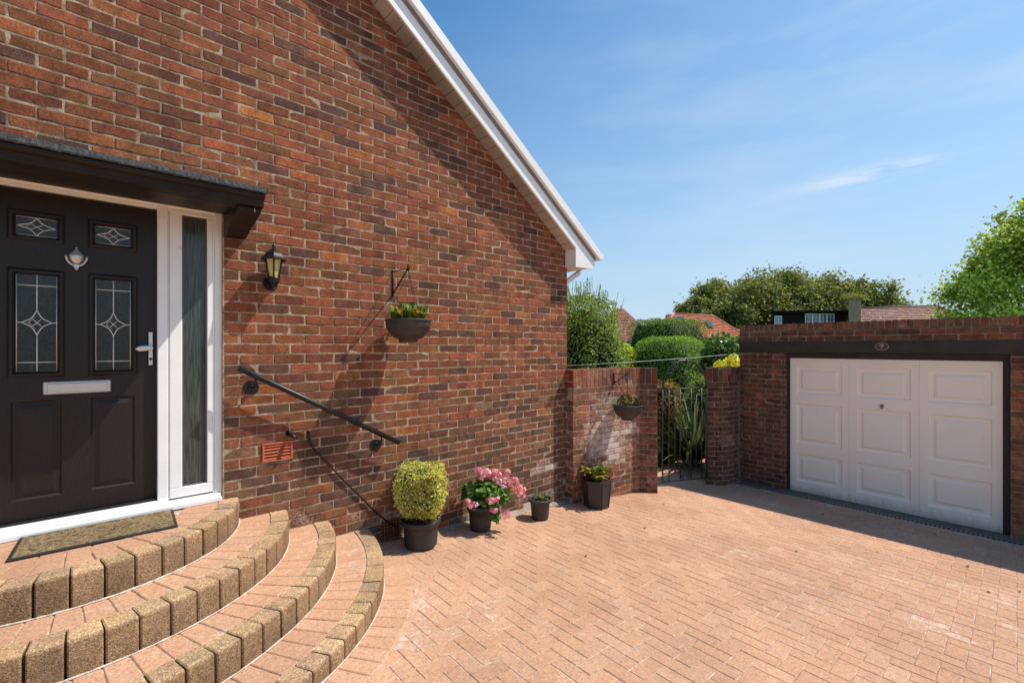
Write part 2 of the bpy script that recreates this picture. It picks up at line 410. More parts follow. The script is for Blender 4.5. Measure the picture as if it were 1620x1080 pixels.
STAINS = [(1.45, 2.62, .28), (1.25, 2.35, .22), (1.9, 2.35, .18), (5.2, .35, .30), (4.6, -.1, .30), (5.3, -.3, .25), (3.9, -.35, .35), (3.3, 1.2, .12), (4.4, 1.7, .15), (5.0, 1.2, .18), (4.9, .75, .22), (2.6, .9, .12), (4.2, .3, .2)]
dm = MB()
w = .1
for ix in range(-34, 79):
    for iy in range(-34, 46):
        x, y = ix*w, iy*w
        k = (ix-iy) % 4
        if k == 0: r_ = (x, x+2*w, y, y+w)
        elif k == 3: r_ = (x, x+w, y, y+2*w)
        else: continue
        cxx, cyy = (r_[0]+r_[1])/2, (r_[2]+r_[3])/2
        if cyy > 3.75 and cxx < 4.7: continue
        if math.hypot(cxx-SC[0], cyy-SC[1]) < 1.93: continue
        if cxx > 7.27: continue
        if cyy > 3.95 and not (5.4 < cxx < 7.3): continue
        paver(dm, *r_, ground_z)
# joint sand bed 3 mm under the block tops
for i in range(0, 12):
    xa, xb = -3.6+i*.91, -3.6+(i+1)*.91
    dm.add([(xa, -3.6, ground_z(xa)-.0042), (xb, -3.6, ground_z(xb)-.0042), (xb, 4.7, ground_z(xb)-.0042), (xa, 4.7, ground_z(xa)-.0042)], [(0, 1, 2, 3)], mi=1)
# ring of radial blocks round the foot of the steps
def ring(mb, r0, r1, zf, pitch, gap, top=.0, chm=.005, colf=pav_col, y_max=3.73, thick=.03, mi=0, a_lo=None):
    n = round(2*PI*((r0+r1)/2)/pitch); st = 2*PI/n
    for i in range(n):
        a0, a1 = i*st, (i+1)*st
        am = (a0+a1)/2
        if SC[1]+((r0+r1)/2)*math.sin(am) > y_max+.03: continue
        ga0, ga1 = gap/2/r0, gap/2/r1
        rr0, rr1 = r0+.003, r1-.003
        def p(r, a, z): return (SC[0]+r*math.cos(a), min(SC[1]+r*math.sin(a), y_max), z)
        o = [(rr0, a0+ga0), (rr1, a0+ga1), (rr1, a1-ga1), (rr0, a1-ga0)]
        q = [(rr0+chm, a0+ga0+chm/r0), (rr1-chm, a0+ga1+chm/r1), (rr1-chm, a1-ga1-chm/r1), (rr0+chm, a1-ga0-chm/r0)]
        dz = rnd(-.001, .001)
        Z = lambda r, a, d: zf(SC[0]+r*math.cos(a))+top+dz+d
        vs = [p(r, a, Z(r, a, -thick)) for r, a in o] + [p(r, a, Z(r, a, -.004)) for r, a in o] + [p(r, a, Z(r, a, 0)) for r, a in q]
        fs = [(8, 9, 10, 11)]
        for e in range(4):
            b = (e+1) % 4; fs += [(e, b, 4+b, 4+e), (4+e, 4+b, 8+b, 8+e)]
        mb.add(vs, fs, col=colf(), mi=mi)
ring(dm, 1.835, 2.035, ground_z, .104, .004, top=.004)
# drain-side edge course of grey mortar beside the walls
# plain forecourt sheets behind the camera, unseen, added to bounce warm light
def bounce_sheet(x0, x1, y0, y1):
    nx_ = 6; v0 = [(x0+(x1-x0)*i/nx_, y, 0) for y in (y0, y1) for i in range(nx_+1)]
    dm.add([(x, y, ground_z(max(x, -8))-.003) for x, y, _ in v0], [(i, i+1, nx_+2+i, nx_+1+i) for i in range(nx_)], col=(.54, .35, .23, 0), mi=0)
bounce_sheet(-11, 7.3, -14, -3.5); bounce_sheet(-11, -3.5, -3.5, 3.7)
tag(dm.build('driveway', [M['paver'], M['sand']], recalc=False), kind='structure')

# concrete apron between drain and garage door; back path beyond the gate
am_ = MB(); am_.box((7.43, -3.4, -.06), (8.0, 2.95, .004)); am_.box((7.27, -3.4, -.06), (7.305, 2.9, .012))
tag(am_.build('concrete_apron', M['concrete'], bevel=.003), kind='structure')
pm = MB()
def pz(x): return -.012
for ix in range(0, 30):
    for iy in range(0, 16):
        x, y = 7.27+ix*.2+(iy % 2)*.1, 3.05+iy*.1
        if x > 12 or y > 4.2: continue
        paver(pm, x, x+.2, y, y+.1, pz)
pm.add([(7.27, 2.95, -.017), (12, 2.95, -.017), (12, 4.3, -.017), (7.27, 4.3, -.017)], [(0, 1, 2, 3)], mi=1)
tag(pm.build('garden_path', [M['paver'], M['sand']], recalc=False), kind='structure')

fm = MB(); x = 1.98
while x < 4.20:
    x2 = min(x+.12, 4.20); a0, a1 = .085+rnd(-.012, .015), .085+rnd(-.012, .015)
    if fm.v: a0 = last
    last = a1; z0_, z1_ = ground_z(x), ground_z(x2)
    fm.add([(x, 3.735, z0_+.022), (x2, 3.735, z1_+.022), (x2, 3.731-a1, z1_+.003), (x, 3.731-a0, z0_+.003)], [(0, 3, 2, 1)]); x = x2
tag(fm.build('mortar_edging', mortar_mat('grey_fillet', (.26, .21, .165), (.50, .42, .34)), recalc=False), kind='structure')
for i, (x, y) in enumerate([(5.55, -.02), (5.75, -.12), (5.3, .15), (5.9, .30), (6.8, 2.4), (5.2, 2.95), (4.2, 2.6), (3.1, 2.5), (6.6, 1.6), (4.9, 1.4), (5.6, .9), (6.9, .6)]):
    t = MB(); r_ = rnd(.010, .020); a = rnd(0, 6.28); n_ = 7; z = ground_z(x)+.004
    t.add([(x+r_*(1.5 if k == 0 else 1)*math.cos(a+2*PI*k/n_)*rnd(.7, 1.1), y+r_*math.sin(a+2*PI*k/n_)*rnd(.5, .9), z+rnd(0, .008)) for k in range(n_)], [tuple(range(n_))])
    tag(t.build('fallen_leaf', simple('dry_leaf', (.10, .045, .02), .8, .4), None, (x, y, z), recalc=False), 'tiny curled brown dead leaf lying on the pink block paving', 'leaf', 'dead leaves scattered on the drive')
# drain channel
dr = thing('drain_channel', 'slotted grey drain channel running along the foot of the garage', 'drain', (7.37, 0, 0))
d = MB(); d.box((7.305, -3.4, -.05), (7.43, 2.9, -.004)); d.build('channel', M['drain'], dr, bevel=.002)
d = MB(); d.box((7.308, -3.4, -.004), (7.335, 2.9, .010)); d.box((7.400, -3.4, -.004), (7.427, 2.9, .010))
y = -3.38
while y < 2.88: d.box((7.335, y, -.004), (7.400, y+.022, .0095)); y += .040
d.build('grating', M['drain'], dr)
d = MB(); d.box((7.336, -3.39, -.0038), (7.399, 2.89, .001)); d.build('slots', M['void'], dr)

# ================================================================ HOUSE
WY = 3.7313
EZ = 3.338; EX = 4.224; SL = .712; RX = -.14; RZ = EZ+SL*(EX-RX)
house = thing('brick_house', 'red brick gable end with steep white trimmed roof edge, left side of the view', 'house', (-.14, WY, 0))
def under(x): return EZ + SL*(EX-abs(x-RX)-RX) if x < RX else EZ+SL*(EX-x)
def house_col(x, y, z):
    t = min(1, max(0, (z-1.0)/1.3)) + rnd(-.25, .25)
    c = pick(PAL_UP if t > .5 else PAL_LOW)
    eff = 0
    if z < 1.25: eff = rnd(0, .42)*(1-(z-.3)/1.1) + .05
    if z < .9 and random.random() < .12: eff += .3
    return (*c, max(0, eff))
hw = MB()
DX0, DX1, DZ0, DZ1 = -.882, .607, 1.04, 3.145
L0 = -4.55
keep = lambda u, z: z < under(L0+u)+.10
brickface(hw, (L0, WY), (1, 0), (0, -1), 4.262-L0, .05, 6.6, house_col, holes=[(DX0-L0, DX1-L0, DZ0, DZ1), (.853-L0, 1.068-L0, 1.28, 1.425), (1.80-L0, 1.972-L0, .43, .605)], zj=2.24-.075*29, uo=.835-L0-.225*24-.1125*1, keep=keep)
# side wall running back from the corner
brickface(hw, (4.262, WY), (0, 1), (1, 0), 7.5, -.05, 3.3, house_col, zj=2.24-.075*30, uo=.1)
hw.mi = 1
hw.box((L0+.02, WY+.012, -.1), (DX0, WY+.25, 3.1)); hw.box((DX1, WY+.012, -.1), (4.25, WY+.25, 3.3)); hw.box((DX0, WY+.012, -.1), (DX1, WY+.25, DZ0)); 
hw.prism([(L0+.02, 3.145), (4.2, 3.3), (RX, RZ-.05)], 'y', WY+.013, WY+.25)
hw.build('wall', [M['brick'], M['mortar']], house, recalc=False)
# far body of the house so it stands as a volume
b = MB(); b.box((L0+.02, WY+.25, -.1), (4.245, WY+7.5, 3.3)); b.build('house_body', M['mortar_dark'], house)
# roof slabs + verge
def slope_box(mb, xa, xb, y0, y1, lo, hi, sgn=1, **k):
    """slab along the verge from x = xa to xb between the underside line +lo and +hi (vertical)"""
    f = lambda x: under(x)
    mb.prism([(xa, f(xa)+lo), (xb, f(xb)+lo), (xb, f(xb)+hi), (xa, f(xa)+hi)], 'y', y0, y1, **k)
r = MB(); r.col = (.20, .085, .055)
def uu(x, s): return RZ-SL*abs(x-RX)
for sgn in (1, -1):
    xe = RX+sgn*(4.60-RX)
    r.prism([(RX, RZ+.20), (xe, uu(xe, 1)+.20), (xe, uu(xe, 1)+.27), (RX, RZ+.27)], 'y', WY-.14, WY+8)
r.build('roof', M['tile'], house)
FY = 3.561
s = MB()
s.add([(EX, FY, EZ), (EX, WY+.01, EZ), (RX, WY+.01, RZ), (RX, FY, RZ)], [(0, 1, 2, 3)])
s.prism([(EX, EZ), (RX, RZ), (RX, RZ+.015), (EX, EZ+.015)], 'y', FY+.015, WY+.02)
for i in range(40):       # joints between soffit boards
    x = EX-.08-i*.105
    if x < RX: break
    s.prism([(x, under(x)-.0012), (x-.003, under(x-.003)-.0012), (x-.003, under(x-.003)+.01), (x, under(x)+.01)], 'y', FY+.018, WY, mi=1)
s.box((EX+.008, FY+.006, 3.122), (EX+.022, WY+.02, EZ+.01))
s.box((EX+.012, FY+.006, 3.122), (4.50, WY+7.6, 3.132))
soffit = s.build('soffit', [simple('soffit_board', (.88, .79, .71), .55, .04, 6), M['joint_dark']], house)
# bargeboard with box end, dark undercloak gap, white verge cap
s = MB()
xe = 4.56
poly = [(EX+.003, 3.112), (4.545, 3.118), (4.60, 3.175), (4.572, EZ+SL*(EX-4.572)+.165+.025), (RX, RZ+.155), (RX, RZ-.002), (EX+.003, EZ-.004)]
s.prism(poly, 'y', FY, FY+.016)
s.build('bargeboard', M['upvc'], house, bevel=.002)
s = MB(); s.prism([(EX+.003, EZ-.006), (RX, RZ-.006), (RX, RZ+.038), (EX+.003, EZ+.036)], 'y', FY-.010, FY-.0005)
s.build('bargeboard_trim', M['upvc'], house, bevel=.003)
s = MB(); s.prism([(4.60, uu(4.60, 1)+.158), (RX, RZ+.158), (RX, RZ+.222), (4.60, uu(4.60, 1)+.222)], 'y', FY-.006, FY+.05)
s.build('undercloak', simple('grey_undercloak', (.22, .20, .18), .8, .2), house)
s = MB(); s.prism([(4.665, uu(4.665, 1)+.215), (RX, RZ+.215), (RX, RZ+.330), (4.665, uu(4.665, 1)+.330)], 'y', FY-.042, FY+.06)
s.build('verge_cap', M['upvc'], house, bevel=.006)
s = MB(); s.prism([(RX, RZ-.01), (RX-4.6, RZ-4.6*SL-.01), (RX-4.6, RZ-4.6*SL+.33), (RX, RZ+.33)], 'y', FY-.02, FY+.05); s.build('bargeboard', M['upvc'], house)
# gutter and downpipe
s = MB(); prof = [(4.625+.055+.055*math.cos(a), 3.30+.055*math.sin(a)) for a in [PI+PI*i/10 for i in range(11)]]
s.prism(prof+[(4.735, 3.325), (4.728, 3.325), (4.727, 3.30), (4.68, 3.255), (4.633, 3.30), (4.632, 3.325), (4.625, 3.325)], 'y', WY-.20, WY+7.5)
s.box((4.628, WY-.203, 3.262), (4.742, WY-.196, 3.33))
s.build('gutter', M['upvc'], house, bevel=.002)
s = MB(); s.tube([(4.68, 3.86, 3.25), (4.68, 3.86, 3.18), (4.64, 3.86, 3.12), (4.40, 3.86, 2.98), (4.318, 3.86, 2.90), (4.305, 3.86, 2.75), (4.305, 3.86, 1.5), (4.305, 3.86, .18)], .034, 12)
for z in (2.82, 1.95): s.box((4.262, 3.815, z-.02), (4.345, 3.905, z+.02))
s.build('downpipe', M['upvc'], house)

# ---- door set: frame, leaf, sidelights, threshold
fr = MB()
FYf = 3.752
def fbox(x0, x1, z0, z1, y=FYf, y1=3.86): fr.box((x0, y, z0), (x1, y1, z1))
CXD = -.137
def mir(a): return 2*CXD-a
fbox(-.882, .607, 3.075, 3.145)                        # head
fbox(-.84, .565, 3.05, 3.078, FYf+.012)
for sg in (0, 1):
    q = (lambda a, b_: (a, b_)) if sg == 0 else (lambda a, b_: (mir(b_), mir(a)))
    fbox(*q(.565, .607), 1.06, 3.076)                  # outer jamb
    fbox(*q(.552, .566), 1.06, 3.06, FYf+.010)
    fbox(*q(.246, .300), 1.06, 3.076, FYf+.004)        # door post
    fbox(*q(.300, .310), 1.06, 3.076, FYf+.018)
    fbox(*q(.310, .552), 1.13, 1.196, FYf+.008)        # sidelight frame bottom / top / stiles
    fbox(*q(.310, .552), 3.035, 3.060, FYf+.008)
    fbox(*q(.310, .378), 1.196, 3.035, FYf+.008)
    fbox(*q(.519, .552), 1.196, 3.035, FYf+.008)
frame = fr.build('door_frame', M['upvc'], house, bevel=.004)
frame_bead = MB()
for sg in (0, 1):
    x0, x1 = (.378, .519) if sg == 0 else (mir(.519), mir(.378))
    frame_bead = MB()
    for a, b_, c_, d_ in ((x0, x0+.008, 1.196, 3.035), (x1-.008, x1, 1.196, 3.035), (x0+.008, x1-.008, 1.196, 1.204), (x0+.008, x1-.008, 3.027, 3.035)):
        frame_bead.box((a, FYf+.020, c_), (b_, FYf+.05, d_))
    frame_bead.build('glazing_bead', simple('grey_gasket', (.10, .10, .10), .6), frame)
for sg in (0, 1):
    x0, x1 = (.386, .511) if sg == 0 else (mir(.511), mir(.386))
    g = MB(); g.box((x0, FYf+.032, 1.204), (x1, FYf+.045, 3.027)); g.build('sidelight_pane', M['sideglass'], frame)
t = MB()
t.box((-.90, 3.700, 1.068), (.600, 3.83, 1.098)); t.box((-.88, 3.722, 1.098), (.594, 3.84, 1.118)); t.box((-.53, 3.742, 1.118), (.246, 3.80, 1.134))
t.build('threshold', M['upvc'], house, bevel=.004)
t = MB(); t.box((-.53, 3.768, 1.1345), (.246, 3.792, 1.150)); t.build('weather_bar', M['black_metal'], house, bevel=.003)
# seal strip of frame against brick
t = MB(); t.box((DX1-.001, WY-.004, 1.07), (DX1+.008, WY+.02, 3.10)); t.build('sealant', M['mortar'], house)

def panel_face(mb, P, W, H, panels, rings):
    """flat face W x H with moulded panels; P(u, n, z). rings: list of (inset, depth)"""
    us = sorted({0, W} | {p[0] for p in panels} | {p[1] for p in panels}); zs = sorted({0, H} | {p[2] for p in panels} | {p[3] for p in panels})
    for a, b_ in zip(us, us[1:]):
        for c_, d_ in zip(zs, zs[1:]):
            m_ = ((a+b_)/2, (c_+d_)/2)
            if any(p[0] < m_[0] < p[1] and p[2] < m_[1] < p[3] for p in panels): continue
            mb.add([P(a, 0, c_), P(b_, 0, c_), P(b_, 0, d_), P(a, 0, d_)], [(0, 1, 2, 3)])
    for p in panels:
        prev = [(p[0], p[2]), (p[1], p[2]), (p[1], p[3]), (p[0], p[3])]; pd = 0
        rg = p[4] if len(p) > 4 else rings
        for ins, dep in rg:
            cur = [(p[0]+ins, p[2]+ins), (p[1]-ins, p[2]+ins), (p[1]-ins, p[3]-ins), (p[0]+ins, p[3]-ins)]
            for i in range(4):
                k = (i+1) % 4
                mb.add([P(prev[i][0], pd, prev[i][1]), P(prev[k][0], pd, prev[k][1]), P(cur[k][0], dep, cur[k][1]), P(cur[i][0], dep, cur[i][1])], [(0, 1, 2, 3)])
            prev, pd = cur, dep
        mb.add([P(u, pd, z) for u, z in prev], [(0, 1, 2, 3)])
LX0, LX1, LZ0, LZ1, LY = -.516, .242, 1.150, 3.045, 3.802
lf = MB()
Pd = lambda u, n, z: (LX0+u, LY-n, LZ0+z)
gl = [(.012, .012), (.022, .012), (.030, .000), (.034, -.012)]     # raised surround round the glass
mold = [(.010, -.009), (.018, -.009), (.042, .001)]
pn = []
for x0, x1 in ((-.389, -.220), (-.055, .115)):
    for z0, z1 in ((2.784, 2.894), (1.997, 2.560)):
        pn.append((x0-.034-LX0, x1+.034-LX0, z0-.034-LZ0, z1+.034-LZ0, gl))
    pn.append((x0-.02-LX0, x1+.02-LX0, 1.262-LZ0, 1.830-LZ0, mold))
panel_face(lf, Pd, LX1-LX0, LZ1-LZ0, pn, mold)
lf.box((LX0, LY+.014, LZ0), (LX1, LY+.05, LZ1))
leaf = lf.build('door', M['door'], house, recalc=False); leaf['label'] = 'black front door with four leaded panes and two moulded panels'
for x0, x1 in ((-.389, -.220), (-.055, .115)):
    for z0, z1 in ((2.784, 2.894), (1.997, 2.560)):
        g = MB(); g.box((x0, LY+.0118, z0), (x1, LY+.0135, z1))
        tall = z1-z0 > .3
        cx0, cz0 = (x0+x1)/2, (2.283 if tall else (z0+z1)/2)
        g.mi = 1; yy = LY+.010
        def ln(a, b_, w_=.0052):
            g.tube([(a[0], yy, a[1]), (b_[0], yy, b_[1])], w_/2, 4)
        def arc(p, q, cc, bulge):
            pts = []
            for i in range(9):
                t_ = i/8; x_ = p[0]*(1-t_)+q[0]*t_; z_ = p[1]*(1-t_)+q[1]*t_
                k_ = 4*t_*(1-t_)*bulge
                pts.append((x_+(cc[0]-x_)*k_, yy, z_+(cc[1]-z_)*k_))
            g.tube(pts, .0026, 4)
        if tall:
            a_, b_ = .062, .072
            ln((cx0, z0), (cx0, cz0-b_)); ln((cx0, cz0+b_), (cx0, z1))
            ln((x0, cz0), (cx0-a_, cz0)); ln((cx0+a_, cz0), (x1, cz0))
            ln((x0, z0+.055), (x1, z0+.055)); ln((x0, z1-.062), (x1, z1-.062))
        else: a_, b_ = .078, .05
        T_, B_, L_, R_ = (cx0, cz0+b_), (cx0, cz0-b_), (cx0-a_, cz0), (cx0+a_, cz0)
        for p, q in ((T_, R_), (R_, B_), (B_, L_), (L_, T_)): arc(p, q, (cx0, cz0), .28)
        s_ = .5
        M1 = [((cx0+a_*.28*sx), cz0+b_*.28*sz) for sx, sz in ((1, 1), (1, -1), (-1, -1), (-1, 1))]
        ln(M1[0], M1[2], .0035); ln(M1[1], M1[3], .0035)
        ia, ib = a_*.56, b_*.56     # inner diamond split two by two
        g.tube([(cx0-ia, yy, cz0), (cx0, yy, cz0+ib), (cx0+ia, yy, cz0), (cx0, yy, cz0-ib)], .0022, 4, closed=True)
        g.tube([(x0+.003, yy, z0+.003), (x0+.003, yy, z1-.003), (x1-.003, yy, z1-.003), (x1-.003, yy, z0+.003)], .0025, 4, closed=True)
        g.build('leaded_pane', [M['glass'], M['lead']], leaf)
# letter plate
t = MB(); t.box((-.279, LY-.014, 1.862), (.018, LY-.0005, 1.937)); t.build('letter_plate', M['silver'], leaf, bevel=.005)
t = MB(); t.box((-.262, LY-.020, 1.874), (.001, LY-.0145, 1.925)); t.build('letter_flap', M['silver'], leaf, bevel=.004)
# knocker: urn shape with swinging ring
kx, kz = CXD, 2.66
t = MB()
t.lathe([(.004, kz+.085), (.008, kz+.078), (.006, kz+.068), (.016, kz+.06), (.030, kz+.042), (.036, kz+.03), (.036, kz+.022), (.030, kz+.0), (.016, kz-.022), (.006, kz-.032), (.010, kz-.044), (.004, kz-.056)], (kx, LY-.012), 16)
t.tube([(kx+.046*math.cos(a), LY-.030, kz+.03+.062*math.sin(a)*(1 if math.sin(a) < 0 else .05)) for a in [PI+PI*i/12 for i in range(13)]], .006, 8)
t.disc_y((kx, kz-.035), .012, LY-.04, LY-.01)
t.build('knocker', M['silver'], leaf)
t = MB(); t.box((.198, LY-.010, 2.018), (.228, LY-.0005, 2.243)); t.build('handle_plate', simple('white_handle', (.75, .75, .74), .3, .03), leaf, bevel=.009, seg=2)
t = MB(); t.tube([(.213, LY-.008, 2.135), (.213, LY-.045, 2.135)], .009, 10)
t.tube([(.222, LY-.047, 2.135), (.205, LY-.05, 2.135), (.185, LY-.052, 2.134), (.155, LY-.052, 2.130), (.135, LY-.05, 2.129)], [.008, .012, .018, .017, .005], 12)
t.build('door_handle', simple('white_handle', (.75, .75, .74), .3, .03), leaf)
t = MB(); t.disc_y((.213, 2.062), .008, LY-.013, LY-.009); t.build('keyhole', M['black_metal'], leaf)

# ---- canopy over the door
cn = MB(); CY = 3.17; cxl, cxr = 2*CXD-.762, .762
cn.prism([(CY, 3.112), (WY+.005, 3.215), (WY+.005, 3.255), (CY, 3.148)], 'x', cxl, cxr)
# ragged slate edge
prv = None
for i in range(161):          # worn slate edge, a continuous uneven strip
    x = cxl+(cxr-cxl)*i/160; cur = [(x, CY+.004, 3.111+rnd(-.003, .002)), (x, CY-rnd(.002, .008), 3.118+rnd(-.003, .003)), (x, CY-rnd(.001, .006), 3.142+rnd(-.003, .003)), (x, CY+.010, 3.150+rnd(-.002, .003)), (x, CY+.06, 3.156+rnd(-.001, .003))]
    if prv: cn.add(prv+cur, [(k, k+1, k+6, k+5) for k in range(4)])
    prv = cur
can = cn.build('canopy_slate', M['felt'], house)
cn = MB()
cn.prism([(CY+.012, 3.110), (CY+.012, 3.088), (CY+.026, 3.080), (CY+.045, 3.076), (CY+.05, 3.036), (CY+.12, 3.026), (WY+.003, 3.075), (WY+.003, 3.212)], 'x', cxl+.012, cxr-.012)
cn.build('canopy_fascia', M['black_wood'], house, bevel=.004)
for sg in (0, 1):
    xa, xb = (.612, .742) if sg == 0 else (2*CXD-.742, 2*CXD-.612)
    cn = MB()
    cn.prism([(WY+.002, 3.07), (3.25, 3.032), (3.25, 3.005), (3.34, 2.985), (3.46, 2.960), (3.56, 2.945), (3.60, 2.925), (3.66, 2.918), (WY+.002, 2.915)], 'x', xa, xb)
    cn.build('canopy_bracket', M['black_wood'], house, bevel=.006)
h = MB(); h.tube([(.70, 3.252, 3.022), (.70, 3.24, 3.026), (.70, 3.232, 3.012), (.70, 3.238, 3.0), (.70, 3.248, 3.002)], .0025, 6); h.build('screw_hook', M['silver'], house)

# ---- wall fittings that belong to the house
v = MB(); x0, x1, z0, z1 = .856, 1.065, 1.284, 1.422
v.box((x0, WY-.012, z0), (x0+.012, WY+.02, z1)); v.box((x1-.012, WY-.012, z0), (x1, WY+.02, z1))
v.box((x0+.012, WY-.0115, z0), (x1-.012, WY+.02, z0+.012)); v.box((x0+.012, WY-.0115, z1-.012), (x1-.012, WY+.02, z1))
vent = v.build('air_vent', M['terracotta'], house, bevel=.002); vent['label'] = 'bright orange louvred air vent'
for i in range(5):
    z = z0+.018+i*.0235; s = MB(); s.prism([(WY-.010, z), (WY-.006, z-.002), (WY+.012, z+.012), (WY+.010, z+.016)], 'x', x0+.012, x1-.012); s.build('louvre', M['terracotta'], vent)
s = MB(); s.box((x0+.01, WY+.014, z0+.01), (x1-.01, WY+.018, z1-.01)); s.build('vent_shadow_gap', M['void'], vent)
ab = MB(); x0, x1, z0, z1 = 1.80, 1.972, .435, .60
n_, m_ = 6, 6; pu, pz_ = (x1-x0)/n_, (z1-z0)/m_
for i in range(n_+1): ab.box((x0+i*pu-.0055, WY-.004, z0), (x0+i*pu+.0055, WY+.01, z1))
for j in range(m_+1): ab.box((x0, WY-.0035, z0+j*pz_-.0055), (x1, WY+.0095, z0+j*pz_+.0055))
air = ab.build('air_brick', M['terracotta_old'], house)
s = MB(); s.box((x0, WY+.0096, z0), (x1, WY+.014, z1)); s.build('air_brick_void', M['void'], air)
s = MB(); s.tube([(1.030, WY+.01, 1.480), (1.045, WY-.04, 1.468), (1.068, WY-.082, 1.452)], .013, 12); s.lathe([(.018, 1.0), (.018, 1.001)], (0, -50), 3)
s = MB(); s.tube([(1.030, WY+.01, 1.480), (1.045, WY-.04, 1.468), (1.068, WY-.082, 1.452)], [.018, .013, .013], 12); s.build('overflow_pipe', M['black_metal'], house)

# ================================================================ FRONT STEPS
steps = thing('front_steps', 'four curved half-round steps with buff kerb edges and red block treads below the black door', 'steps', (SC[0], SC[1], .4))
TZ = [1.070, .905, .742, .588]; RR = [.875, 1.19, 1.505, 1.835]
def kerb_block(mb, r0, r1, a0, a1, zt, zb, gap):
    ga, gb = gap/2/r0*.5, gap/2/r1
    rb = .016; k_ = rnd(.78, 1.12); col = (k_, k_*rnd(.95, 1.02), k_*rnd(.88, 1.04), 0)
    prof = [(r0, zt), (r1-rb, zt), (r1-rb*.35, zt-rb*.28), (r1-.002, zt-rb), (r1, zb)]
    n = len(prof); ch = .006
    def p(r, a, z): return (SC[0]+r*math.cos(a), min(SC[1]+r*math.sin(a), WY-.0005), z)
    vs = []
    jz = rnd(-.003, .003); jr = rnd(-.003, .003)
    for (aa, da, dn) in ((a0, 0, 1), (a0, ch, 0), (a1, -ch, 0), (a1, 0, 1)):
        for i, (r, z) in enumerate(prof):
            g = (ga + (gb-ga)*(r-r0)/(r1-r0)); g = g if aa == a0 else -g
            rr, zz = r+jr, z+jz
            if dn:
                if i <= 1: zz -= ch*.8
                elif i == 2: zz -= ch*.5; rr -= ch*.5
                else: rr -= ch*.8
            vs.append(p(rr, aa+g+da/r, zz))
    fs = []
    for k in range(3):
        for i in range(n-1): fs.append((k*n+i, (k+1)*n+i, (k+1)*n+i+1, k*n+i+1))
    # end faces down to the bed
    base = len(vs); vs += [p(r0, a0+ga, zb), p(r0, a1-ga, zb)]
    fs += [tuple([base]+list(range(0, n))), tuple([base+1]+[3*n+i for i in range(n)][::-1])]
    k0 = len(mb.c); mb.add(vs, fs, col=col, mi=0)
    for q in range(4):            # shading put into the colour with grime, darker towards each block's foot
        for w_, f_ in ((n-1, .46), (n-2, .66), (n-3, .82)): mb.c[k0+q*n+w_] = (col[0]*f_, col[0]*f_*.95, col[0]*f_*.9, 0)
for i in range(4):
    zt, R1 = TZ[i], RR[i]; R0 = R1-.118
    zb = TZ[i+1] if i < 3 else .38
    low = zb-.02
    kb = MB()
    n = round(2*PI*R1/.122); st = 2*PI/n
    for q in range(n):
        a0, a1 = q*st, (q+1)*st
        if SC[1]+R1*math.sin((a0+a1)/2) > WY+.02: continue
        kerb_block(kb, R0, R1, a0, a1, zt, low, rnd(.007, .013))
    # dark joint core just behind the block faces
    def ringwall(mb, r, z0, z1, mi, seg=160):
        vs, fs = [], []
        for k in range(seg+1):
            a = PI+PI*k/seg + (0)
            a = PI-.2+(PI+.4)*k/seg
            x, y = SC[0]+r*math.cos(a), min(SC[1]+r*math.sin(a), WY)
            vs += [(x, y, z0), (x, y, z1)]
        for k in range(seg): fs.append((2*k, 2*k+2, 2*k+3, 2*k+1))
        mb.add(vs, fs, mi=mi)
    def ringtop(mb, r0, r1, z, mi, seg=160):
        vs, fs = [], []
        for k in range(seg+1):
            a = PI-.2+(PI+.4)*k/seg
            for r in (r0, r1): vs.append((SC[0]+r*math.cos(a), min(SC[1]+r*math.sin(a), WY), z))
        for k in range(seg): fs.append((2*k, 2*k+1, 2*k+3, 2*k+2))
        mb.add(vs, fs, mi=mi)
    ringwall(kb, R1-.024, low, zt-.012, 1); ringtop(kb, R0-.004, R1-.024, zt-.012, 1)
    st_ = kb.build('step', [M['kerb'], M['joint_dark']], steps, recalc=False)
    st_['label'] = ['top step with buff kerb blocks', 'second step from the top', 'third step from the top', 'lowest and widest step'][i]
    # pale pointing line at the foot of the riser
    pt = MB(); pt.tube([(SC[0]+(R1+.001)*math.cos(a), min(SC[1]+(R1+.001)*math.sin(a), WY), (zb if i < 3 else ground_z(SC[0]+R1*math.cos(a)))+.002) for a in [PI-.1+(PI+.2)*k/140 for k in range(141)]], [.0048*rnd(.6, 1.3) for k in range(141)], 6)
    pt.build('pointing', M['cement'], st_)
    td = MB()
    inner = RR[i-1] if i else .66
    zf = lambda x, zt=zt: zt-.002
    if i:
        ring(td, inner-.006, R0-.002, zf, .104, .005, chm=.004)
        ringtop(td, inner-.02, R0, zt-.008, 1)
    else:
        ring(td, R0-.20, R0-.002, zf, .104, .005, chm=.004)
        for ix in range(-4, 4):
            for iy in range(0, 6):
                x, y = SC[0]+ix*.2+(iy % 2)*.1, WY-.1*(iy+1)
                if max(math.hypot(x-SC[0], y+.05-SC[1]), math.hypot(x+.2-SC[0], y+.05-SC[1])) < R0-.15: paver(td, x, x+.2, y, y+.1, lambda x: TZ[0]-.004)
        ringtop(td, .02, R0, zt-.010, 1)
    td.build('tread', [M['paver'], M['sand']], st_, recalc=False)

